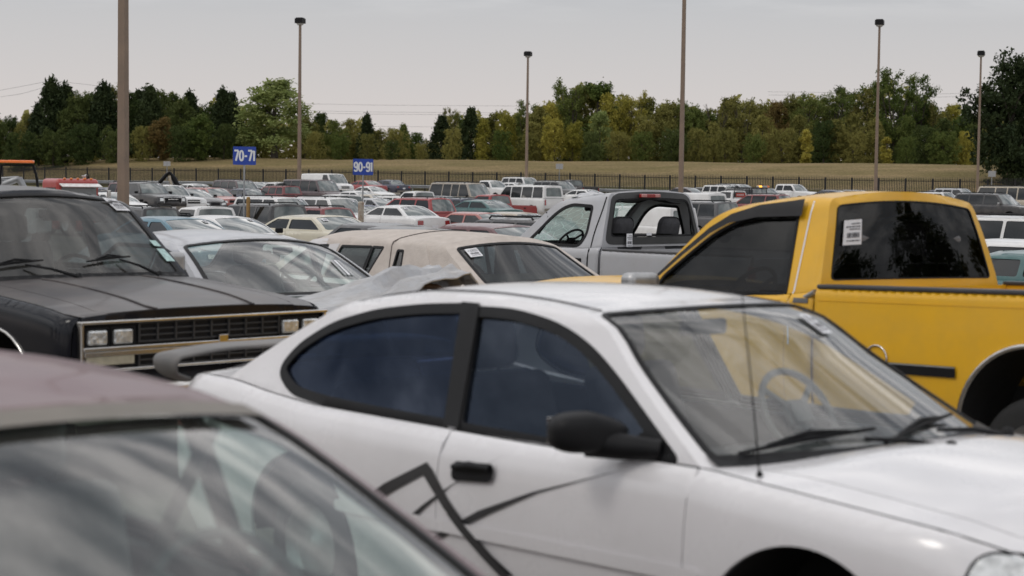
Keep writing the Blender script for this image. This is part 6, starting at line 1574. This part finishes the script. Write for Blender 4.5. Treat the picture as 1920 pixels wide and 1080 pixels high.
def tree_meshes(kind, seed):
    """crown and trunk of a tree of unit height 10"""
    rg = random.Random(seed); H = 10.; tips = []
    tr = Acc()
    if kind == 'cedar':
        tr.tube([(0, 0, 0), (0, 0, 5), (0, 0, 9.3)], [.22, .12, .03], 6)
        for k in range(330):
            z = .5 + 9.3 * rg.random() ** .85; rr = (1 - z / 10.3) ** .75 * 2.9 * (.45 + .6 * rg.random()); q = rg.random() * 6.283
            tips.append((math.cos(q) * rr, math.sin(q) * rr, z + rg.uniform(-.2, .5) , .38))
        for k in range(8): tips.append((rg.uniform(-.1, .1), rg.uniform(-.1, .1), 9.2 + k * .13, .12))
        n, sz, el = 16, (.20, .42), 1.5
    elif kind in ('spread', 'bare'):
        # several leaning stems with tufts at their ends, sky between them
        stems = 6
        for s_ in range(stems):
            q = s_ * 6.283 / stems + rg.uniform(-.4, .4); lean = rg.uniform(.6, 2.4); pts = []; hgt = rg.uniform(7, 9.6)
            for k in range(7):
                f = k / 6; pts.append((math.cos(q) * lean * f ** 1.3 + rg.uniform(-.12, .12) * f, math.sin(q) * lean * f ** 1.3 + rg.uniform(-.12, .12) * f, hgt * f))
            tr.tube(pts, [.17 - .14 * k / 6 for k in range(7)], 6)
            for j in range(13):
                f = rg.uniform(.30, 1); i = min(5, int(f * 6)); p = Vector(pts[i]).lerp(Vector(pts[i + 1]), f * 6 - i); q2 = q + rg.uniform(-1.6, 1.6); l = rg.uniform(.5, 1.5) * (1.2 - f * .5)
                e_ = p + V(math.cos(q2) * l, math.sin(q2) * l, l * rg.uniform(.4, 1.0)); tr.tube([p, p.lerp(e_, .5) + V(0, 0, .05), e_], [.04, .028, .012], 4)
                if kind == 'bare' and rg.random() < .72: continue
                tips.append((*e_, .42)); tips.append((*(p.lerp(e_, .6)), .32))
        if kind == 'spread':
            for k in range(26): q = rg.random() * 6.283; rr = rg.uniform(.3, 2.2); tips.append((math.cos(q) * rr, math.sin(q) * rr, rg.uniform(.5, 3.4), .6))
        n, sz, el = 44, (.13, .28), 1.0
    else:
        wide = {'round': 4.3, 'tall': 2.9, 'bush': 6.5, 'narrow': 1.8}[kind]
        tr.tube([(0, 0, 0), (.1, 0, 3), (0, .1, 6), (0, 0, 8)], [.28, .2, .12, .04], 7)
        lobes = []
        for k in range(17):
            z = rg.uniform(.6, 8.6); f = math.sqrt(max(.12, 1 - ((z - 4.6) / 5.0) ** 2)); q = rg.random() * 6.283; rr = wide * .58 * f * rg.random() ** .5
            lobes.append((math.cos(q) * rr, math.sin(q) * rr, z, rg.uniform(.30, .5) * wide * (.55 + .45 * f)))
            if k < 9: tr.tube([(0, 0, max(1, z - 1.8)), (math.cos(q) * rr * .5, math.sin(q) * rr * .5, z - .7), (math.cos(q) * rr, math.sin(q) * rr, z + .3)], [.09, .06, .03], 5)
        [lobes.append((rg.uniform(-.35, .35) * wide, rg.uniform(-.3, .3) * wide, rg.uniform(7.6, 8.9), wide * rg.uniform(.16, .26))) for _ in range(4)]
        for lx, ly, lz, lr in lobes:
            for k in range(int(10 + lr * 9)):
                d = Vector((rg.gauss(0, 1), rg.gauss(0, 1), rg.gauss(0, .85))).normalized() * lr * rg.uniform(.62, 1.08); tips.append((lx + d.x, ly + d.y, max(.25, lz + d.z), .34 + .1 * rg.random()))
        n, sz, el = 24, (.16, .36), 1.0
    cr_ = Acc()
    vs, ns, fs = [], [], []
    for x, y, z, r in tips:
        if kind != 'cedar' and z > 10: z = 10 - rg.random() * .4
        for k in range(n):
            d = Vector((rg.gauss(0, .5), rg.gauss(0, .5), rg.gauss(0, .5 * (1.3 if kind == 'cedar' else .9)))) * r * 1.1; c = Vector((x, y, z)) + d
            s_ = rg.uniform(*sz); a = Vector((rg.gauss(0, 1), rg.gauss(0, 1), rg.gauss(0, 1) + (1.3 if kind == 'cedar' else 0))).normalized(); b_ = a.cross(Vector((rg.gauss(0, 1), rg.gauss(0, 1), rg.gauss(0, 1)))).normalized()
            nn = a.cross(b_); w = s_ * .5
            i = len(vs); vs += [c - a * s_ * .6 * el, c + b_ * w * .6, c + a * s_ * .6 * el, c - b_ * w * .6]; ns += [nn] * 4; fs.append((i, i + 1, i + 2, i + 3))
    me = bpy.data.meshes.new('crown'); me.from_pydata(vs, [], fs); 
    return me, tr
TP_ = {}
def add_tree(u, vtop, D, kind, leaf, label, width=None, grp='trees along the bank beyond the fence'):
    key = (kind, (int(u) // 3) % 3)
    if key not in TP_:
        me, tr = tree_meshes(kind, hash(kind) % 97 if False else sum(map(ord, kind)) + key[1] * 31)
        o = tr.build('trunk', BARK); TP_[key] = (me, o.data); bpy.data.objects.remove(o)
    me, tm = TP_[key]
    c = at(u, vtop, D); z0 = ground(c.x, c.y); h = c.z - z0; rg = random.Random(int(u * 3 + vtop))
    o = empty({'cedar': 'cedar_tree', 'bush': 'bush'}.get(kind, 'leafy_tree'), (c.x, c.y, z0 - .1), (0, 0, rg.random() * 6.28)); s_ = h / 10.; w = (width or 1) * s_; o.scale = (w, w, s_)
    k1 = key + (leaf,)
    if k1 not in TP_:
        m2 = me.copy(); m2.materials.append(LEAF[leaf]); TP_[k1] = m2
    link('crown', TP_[k1], o); link('trunk', tm, o)
    tag(o, label, 'bush' if kind == 'bush' else 'tree', grp)
T = [ # u, v of the top, distance, kind, leaves, width, label
 (-12, 205, 222, 'round', 'dark', 1), (22, 212, 225, 'round', 'dark', .9), (52, 208, 220, 'round', 'olive', .8), (72, 196, 216, 'cedar', 'cedar', 1), (97, 152, 216, 'cedar', 'cedar', 1.1), (122, 164, 220, 'cedar', 'cedar', 1.2), (145, 162, 216, 'round', 'dark', .75), (170, 170, 220, 'round', 'dark', .75),
 (195, 160, 216, 'cedar', 'cedar', 1.2), (216, 148, 224, 'spread', 'olive', .8), (240, 168, 218, 'round', 'dark', .75), (262, 172, 221, 'cedar', 'cedar', 1.2), (281, 164, 216, 'cedar', 'cedar', 1.1), (303, 166, 220, 'round', 'dark', .75), (322, 170, 224, 'round', 'dark', .7), (338, 176, 217, 'round', 'dark', .75), (356, 176, 221, 'cedar', 'cedar', 1.1),
 (378, 190, 225, 'round', 'dark', .8), (398, 184, 221, 'round', 'dark', .75), (418, 171, 216, 'cedar', 'cedar', 1.1), (434, 176, 220, 'cedar', 'cedar', 1.1), (448, 192, 226, 'tall', 'yellow', 1.0), (516, 136, 212, 'tall', 'pale', 1.75), (480, 205, 226, 'round', 'olive', .8),
 (572, 208, 222, 'round', 'olive', .9), (600, 208, 225, 'round', 'dark', .9), (628, 222, 222, 'round', 'green', .9), (655, 220, 226, 'round', 'olive', .9), (688, 216, 221, 'cedar', 'cedar', 1.0), (712, 236, 224, 'round', 'olive', .9), (742, 240, 220, 'bush', 'olive', .9), (757, 234, 226, 'cedar', 'green', 1.1), (782, 248, 222, 'bush', 'green', .8), (806, 262, 222, 'bush', 'olive', .8),
 (828, 218, 218, 'cedar', 'cedar', 1.3), (843, 202, 222, 'spread', 'olive', .7), (862, 206, 225, 'tall', 'green', .9), (884, 204, 217, 'cedar', 'cedar', 1.2), (905, 214, 214, 'narrow', 'yellow', 1.1), (925, 203, 222, 'tall', 'olive', 1.1), (950, 202, 219, 'round', 'yellow', .7), (972, 210, 225, 'tall', 'olive', 1),
 (988, 188, 222, 'spread', 'green', .8), (1012, 190, 219, 'tall', 'olive', 1.0), (1036, 182, 223, 'round', 'yellow', .7), (1060, 162, 226, 'spread', 'green', .8), (1073, 142, 222, 'spread', 'green', .75), (1098, 150, 226, 'tall', 'olive', 1.), (1122, 138, 221, 'narrow', 'green', 1.3), (1142, 172, 219, 'round', 'yellow', .7),
 (1168, 174, 224, 'tall', 'olive', 1), (1190, 166, 220, 'spread', 'yellow', .8), (1212, 178, 224, 'round', 'olive', .8), (1244, 190, 218, 'round', 'olive', .95), (1270, 178, 222, 'round', 'olive', .95), (1300, 186, 219, 'round', 'green', .85), (1325, 200, 224, 'round', 'green', .9),
 (1345, 176, 222, 'bare', 'olive', .8), (1372, 172, 226, 'tall', 'olive', 1.2), (1395, 176, 220, 'spread', 'olive', .9), (1425, 180, 224, 'round', 'olive', .85), (1455, 186, 221, 'round', 'rust', .8), (1485, 168, 224, 'round', 'olive', .8), (1512, 166, 220, 'spread', 'green', .9), (1535, 176, 225, 'round', 'olive', .8),
 (1566, 160, 222, 'spread', 'green', .9), (1590, 162, 226, 'spread', 'dark', .9), (1618, 166, 221, 'spread', 'olive', .9), (1648, 138, 222, 'spread', 'green', .95), (1680, 130, 218, 'spread', 'green', .95), (1715, 134, 222, 'spread', 'green', .95), (1738, 178, 226, 'round', 'green', .8), (1760, 186, 221, 'spread', 'olive', .8),
 (1788, 192, 224, 'round', 'yellow', .8), (1812, 196, 220, 'tall', 'green', 1), (1840, 200, 226, 'round', 'olive', 1),
 # lower growth in front of the tall trees
 (300, 214, 210, 'round', 'rust', .95), (372, 208, 209, 'round', 'green', 1.05), (340, 236, 208, 'bush', 'dark', .9), (268, 236, 209, 'bush', 'olive', .7), (100, 236, 210, 'bush', 'dark', 1), (160, 232, 210, 'bush', 'dark', .9), (218, 232, 209, 'bush', 'dark', .9), (420, 232, 210, 'bush', 'dark', .8), (40, 246, 210, 'bush', 'dark', .9),
 (590, 246, 209, 'bush', 'olive', .9), (640, 246, 209, 'bush', 'green', .8), (690, 250, 208, 'bush', 'olive', .8), (735, 262, 209, 'bush', 'dark', .8), (790, 268, 209, 'bush', 'olive', .9), (850, 240, 209, 'bush', 'olive', .7), (905, 252, 208, 'narrow', 'yellow', 1.2), (940, 244, 209, 'bush', 'green', .8),
 (990, 244, 210, 'bush', 'olive', .8), (1040, 212, 209, 'round', 'yellow', .9), (1075, 222, 210, 'round', 'yellow', .8), (1110, 246, 208, 'bush', 'dark', .7), (1125, 200, 212, 'tall', 'pale', 1.0), (1160, 246, 209, 'bush', 'olive', .8), (1205, 246, 209, 'bush', 'green', .8), (1260, 236, 208, 'bush', 'dark', .9), (1310, 240, 209, 'bush', 'olive', .8),
 (1360, 236, 209, 'bush', 'olive', .7), (1414, 246, 207, 'bush', 'green', .8), (1466, 240, 209, 'bush', 'olive', .8), (1513, 236, 205, 'narrow', 'yellow', 1.3), (1545, 226, 210, 'bush', 'dark', .7), (1570, 216, 210, 'tall', 'olive', 1), (1600, 246, 209, 'bush', 'olive', .8), (1664, 250, 207, 'narrow', 'yellow', 1.2), (1700, 256, 207, 'bush', 'green', .7),
 (1740, 236, 210, 'bush', 'dark', .9), (1770, 246, 208, 'bush', 'green', .9), (1808, 246, 209, 'bush', 'yellow', .6), (1205, 208, 215, 'tall', 'olive', 1), (1000, 222, 213, 'tall', 'olive', 1), (1640, 214, 214, 'round', 'olive', .8), (1700, 214, 215, 'round', 'green', .8), (1340, 226, 214, 'round', 'olive', .8), (1430, 212, 214, 'round', 'olive', .8), (1500, 212, 215, 'round', 'olive', .8), (1600, 210, 216, 'round', 'olive', .8), (1770, 218, 215, 'round', 'dark', .8), (1830, 226, 212, 'round', 'dark', .8),
]
LW = dict(cedar='dark pointed cedar', dark='dark green tree', green='mid-green tree', olive='olive-brown tree', yellow='yellowing tree', pale='tall pale green tree', rust='rusty brown tree')
NEAR = [(231, 'the thick pole'), (457, 'the 70-71 sign'), (563, 'the second pole'), (680, 'the 90-91 sign'), (990, 'the middle pole'), (1279, 'the fourth pole'), (1645, 'the fifth pole'), (1836, 'the last pole')]
seen = {}
for (u, v, D, kind, leaf, w) in T:
    b_ = 'bush' if kind == 'bush' else ('bare-branched tree' if kind == 'bare' else 'tree'); nm = (LW[leaf] if kind != 'bush' else LW[leaf].replace('tree', 'bush').replace('cedar', 'bush')).replace('tree', b_ if kind == 'bare' else ('bush' if kind == 'bush' else 'tree'))
    if kind == 'narrow': nm = 'slender ' + nm
    if kind == 'spread': nm = 'open-branched ' + nm
    n_ = min(NEAR, key=lambda q: abs(q[0] - u)); du = u - n_[0]; side = ('just ' if abs(du) < 22 else '' if abs(du) < 70 else 'well ' if abs(du) < 130 else 'far ') + ('left' if du < 0 else 'right')
    dep = 'low in front' if D < 214 else ('in the back row' if D > 223 else 'on the ridge')
    lab = '%s %s, %s of %s' % (nm, dep, side, n_[1])
    seen[lab] = seen.get(lab, 0) + 1
    if seen[lab] > 1: lab += (', the taller one' if False else ', next one along' if seen[lab] == 2 else ', third of them')
    add_tree(u, v, D, kind, leaf, lab, w)
# the huge dark tree at the right edge stands nearer, at the fence
add_tree(1900, 78, 176, 'round', 'cedar', 'huge near-black tree at the right edge, towering over everything', .86, 'trees by the fence')
add_tree(1962, 60, 179, 'round', 'cedar', 'second huge dark tree cut off by the right edge', .8, 'trees by the fence')
add_tree(1900, 150, 177, 'bush', 'cedar', 'dark broad lower growth under the huge tree at the right edge', .78, 'trees by the fence')
# the depth of the wood behind the single trees
env = sorted((t_[0], t_[1]) for t_ in T if t_[2] > 214 and t_[3] != 'narrow'); rg = random.Random(11); vs, fs = [], []
for k in range(42000):
    u = rg.uniform(-120, 1990); near = [v for (x, v) in env if abs(x - u) < 24] or [210]; vt = sorted(near)[len(near) // 2] + 15 + 9 * math.sin(u * .09) + 6 * math.sin(u * .23)
    D = rg.uniform(226, 243); top = at(u, vt, D); z0 = ground(top.x, top.y); f = rg.random() ** 1.25; c = Vector((top.x, top.y, z0 - .6 + (top.z - z0 + .6) * f))
    a_ = Vector((rg.gauss(0, 1), rg.gauss(0, 1), rg.gauss(0, 1))).normalized(); b_ = a_.cross(Vector((rg.gauss(0, 1), rg.gauss(0, 1), rg.gauss(0, 1)))).normalized(); s_ = rg.uniform(.22, .5); i = len(vs)
    vs += [c - a_ * s_, c + b_ * s_ * .6, c + a_ * s_, c - b_ * s_ * .6]; fs.append((i, i + 1, i + 2, i + 3))
me = bpy.data.meshes.new('woodland'); me.from_pydata(vs, [], fs); me.materials.append(LEAF['olive']); tag(link('woodland', me), kind='stuff')
# tall trees round the lot, out of the picture, that the car windows mirror
for k, (x, y, h, w) in enumerate([(58, 4, 15, 'round'), (63, 16, 19, 'round'), (60, 27, 13, 'round'), (66, 40, 16, 'round'), (-74, -6, 12, 'round'), (-78, 8, 15, 'round'), (-72, 20, 11, 'round'), (-80, 34, 14, 'round'), (-76, 48, 12, 'round'), (40, -46, 14, 'round'), (14, -58, 12, 'round'), (-20, -60, 13, 'round')]):
    me, tm = TP_[('round', k % 3)]; o = empty('leafy_tree', (x, y, ground(x, y) - .1), (0, 0, k * 1.3)); o.scale = (h / 11, h / 11, h / 10.); link('crown', TP_.get(('round', k % 3, 'dark')) or TP_[('round', k % 3, 'cedar')], o); link('trunk', tm, o)
    tag(o, 'dark tree out of the picture at the side of the lot', 'tree', 'trees round the lot outside the picture')

# ------------------------------------------------------------------ house and power line at the left
hc = at(18, 262, 232); hz_ = ground(hc.x, hc.y); house = empty('house', (hc.x, hc.y, hz_), (0, 0, R(8))); tag(house, 'low house with a grey-brown shingle roof among the trees at the far left', 'house')
a = Acc(); a.box((-1, 0, 1.6), (9.2, 7, 3.2)); a.build('wall', mat('tan_brick', (.20, .15, .11), .9, noise=(3, .2)), house)
ez = at(18, 252, 232).z - hz_; rz_ = at(10, 233, 232).z - hz_
a = Acc()
for sg in (-1, 1): a.add([(-6, sg * 4, ez - 1), (4.2, sg * 4, ez - 1), (2.4, 0, rz_), (-6, 0, rz_)], [V(0, sg * .5, .85)] * 4, [(0, 1, 2, 3)])
a.add([(4.2, -4, ez - 1), (4.2, 4, ez - 1), (2.4, 0, rz_)], [V(.85, 0, .5)] * 3, [(0, 1, 2)]); a.build('roof', mat('shingles', (.17, .15, .14), .9, noise=(2, .2)), house)
a = Acc(); a.box((1.5, -3.53, 1.7), (1.2, .04, 1.1)); a.build('window', M['fg_dark'], house)
up = at(96, 150, 246); o = empty('utility_pole', (up.x, up.y, 4)); tag(o, 'thin wooden utility pole top above the cedars at the left', 'utility pole')
a = Acc(); a.tube([(0, 0, 0), (0, 0, up.z - 4)], [.16, .10], 8); a.build('pole', BARK, o); a = Acc(); a.box((0, 0, up.z - 4.6), (1.6, .1, .1)); a.build('crossarm', BARK, o)
WIRE = mat('wire', (.24, .24, .25), .6)
def wire(pts, D, label, r=.019):
    P = [at(u, v, d) for (u, v), d in zip(pts, D if isinstance(D, list) else [D] * len(pts))]; q = []
    for i in range(len(P) - 1):
        for k in range(8): t_ = k / 8; p = P[i].lerp(P[i + 1], t_); q.append(p)
    q.append(P[-1]); tag(Acc().tube(q, r, 4).build('power_line', WIRE), label, 'power line', 'power lines crossing the sky')
wire([(-60, 180), (40, 162), (96, 151)], 246, 'upper power line left of the thin utility pole')
wire([(-60, 190), (40, 176), (96, 160)], 246, 'lower power line left of the thin utility pole')
wire([(96, 151), (150, 157), (220, 165)], 246, 'power line dropping right from the thin utility pole')
for v, lb in ((196, 'topmost'), (209, 'second'), (213, 'third'), (236, 'lowest')):
    wire([(500, v - 3), (700, v + 1), (840, v + 2), (1000, v + 3)], 300, lb + ' of the thin power lines in the sky gap behind the 90-91 sign')
wire([(1440, 172), (1760, 176), (1960, 172)], 300, 'upper thin power line left of the huge dark tree')
wire([(1440, 178), (1760, 182), (1960, 178)], 300, 'lower thin power line left of the huge dark tree')

# ------------------------------------------------------------------ tow truck with an amber light bar, far left
c = at(32, 303, 62); z0 = ground(c.x, c.y); tow = empty('tow_truck', (c.x, c.y, z0), (0, 0, R(0))); tag(tow, 'tow truck at the left edge with an amber light bar above a grey boom', 'tow truck')
zt = c.z - z0; k = 62 / FPX
AMB = mat('amber_light_bar', (.80, .16, .02), .3, coat=.6, noise=(14, .25), emis=((1, .25, .03), .12))
a = Acc(); a.box((0, 0, zt), (62 * k, .28, .10), bev=.03); a.build('light_bar', AMB, tow)
a = Acc(); a.box((0, .05, zt - .13), (64 * k, .10, .06)); zl = zt - 1.25
a.tube([(30 * k, .05, zt - .13), (36 * k, .05, zt - .55), (40 * k, .05, zl)], .05, 6); a.tube([(-30 * k, .05, zt - .13), (-33 * k, .05, zt - .55), (-34 * k, .05, zl)], .05, 6); a.build('light_rack', M['black'], tow)
a = Acc(); a.tube([(-60 * k, .2, zt - 1.05), (-2 * k, .1, zt - .62), (2 * k, .1, zt - .60), (24 * k, .1, zt - 1.3)], [.13, .11, .12, .09], 10)
a.tube([(-50 * k, .5, zt - .62), (-2 * k, .3, zt - .55)], .05, 8); a.build('boom', M['steel'], tow)
a = Acc(); a.box((-.3, .9, zt - 1.9), (2.0, 2.2, 1.3), bev=.1); a.build('cab', pal('white'), tow); a = Acc(); a.box((-1.9, .6, zt - 2.3), (1.6, 2.0, .5), bev=.08); a.box((.6, .5, 1.2), (.9, .6, .3), bev=.04); a.build('deck', M['dark'], tow)
for dx in (-2.0, .3):
    for dy in (0, 1.7):
        t_, r_ = wheel_mesh(.42, .28, None, None, 18); o = t_.build('wheel', M['rubber'], tow); o.location = (dx, dy, .42); r_.build('rim', M['alu'], o)
# red lorry cab
c = at(132, 335, 75); z0 = ground(c.x, c.y); lor = empty('red_truck', (c.x, c.y, z0), (0, 0, R(-48))); tag(lor, 'red lorry cab with white visor and amber roof lamps, beside the tow truck', 'lorry')
zt = c.z - z0; RED = mat('lorry_red', (.40, .022, .018), .3, coat=.6, noise=(2, .08), dirt=(DUST, .2, 2))
zb_ = zt - 1.1
a = Acc(); a.box((0, 0, zt - .75), (1.5, 1.95, 1.5), bev=.18); a.box((1.45, 0, zt - 1.75), (1.5, 1.5, .9), bev=.15); a.box((-.1, 0, zt - 1.75), (1.7, 1.95, .8), bev=.1); body = a.build('body', RED, lor)
a = Acc(); a.box((.765, 0, zt - .66), (.02, 1.62, .62), (0, R(-4), 0), .004); a.build('windshield', M['fg_ws'], lor)
for sg in (1, -1): a = Acc(); a.box((.12, sg * .985, zt - .66), (.85, .02, .56), bev=.004); a.build('side_window', M['fg_dark'], lor)
a = Acc(); a.box((.93, 0, zt - .28), (.34, 1.85, .04), (0, R(22), 0), .01); a.build('sun_visor', pal('white'), lor)
for j in range(5): a = Acc(); a.box((.66, -.62 + j * .31, zt - .0), (.12, .09, .07), bev=.02); a.build('marker_lamp', M['lampa'], lor)
a = Acc(); a.lathe([(.10, .30), (.07, .1), (.03, 0)], (.2, .55, zt + .12), 'X', 12); a.tube([(.0, .55, zt + .12), (.2, .55, zt + .12)], .03, 6); a.tube([(.1, .55, zt), (.1, .55, zt + .12)], .02, 6); a.build('horn', M['chrome'], lor)
for sg in (1, -1): a = Acc(); a.box((.95, sg * 1.30, zt - .75), (.06, .18, .55), bev=.02); a.tube([(.8, sg * .95, zt - .5), (.95, sg * 1.25, zt - .45)], .015, 6); a.build('mirror', M['chrome'], lor)
for dx in (1.4, -.2):
    for sg in (1, -1): t_, r_ = wheel_mesh(.48, .28, None, None, 18); o = t_.build('wheel', M['rubber'], lor); o.location = (dx, sg * .85, .48); r_.build('rim', M['alu'], o)
# raised black boom behind the pickups
c = at(316, 348, 108); z0 = ground(c.x, c.y); k = 108 / FPX; bo = empty('folding_boom', (c.x, c.y, z0)); tag(bo, 'raised black folding boom poking up behind the white pickup near the thick pole', 'crane'); zz = c.z - z0
a = Acc(); a.tube([(-20 * k, 0, zz - .2), (-16 * k, 0, zz + 6 * k), (-4 * k, 0, zz + 20 * k), (3 * k, 0, zz + 26 * k)], [.09, .12, .12, .06], 8); a.tube([(3 * k, 0, zz + 24 * k), (11 * k, 0, zz + 12 * k), (20 * k, 0, zz - 6 * k)], [.08, .17, .14], 8); a.build('boom', M['black'], bo)
a = Acc(); a.tube([(2 * k, -.1, zz + 18 * k), (7 * k, -.1, zz - 2 * k)], .09, 6); a.build('ram', pal('beige'), bo)
a = Acc(); a.box((0, 0, zz - 1.2), (1.0, .9, 2.2), bev=.1); a.build('base', M['dark'], bo)
# light-bar truck behind the ladder pickup
tr_ = add_car('pickup', 1431, 352, 'R', 'grey', 'grey truck with an amber light bar on its roof in the last row')
a = Acc(); a.box((-.1, 0, 1.88), (.25, 1.3, .13), bev=.03); lb = a.build('light_bar', M['alu'], tr_)
a = Acc(); a.box((-.1, -.42, 1.885), (.27, .34, .135), bev=.03); a.build('amber_lens', mat('lit_amber', (.9, .35, .03), .2, emis=((1, .42, .05), 2.5)), lb)
a = Acc(); a.box((-.1, .50, 1.885), (.27, .26, .135), bev=.03); a.build('amber_lens', AMB, lb)
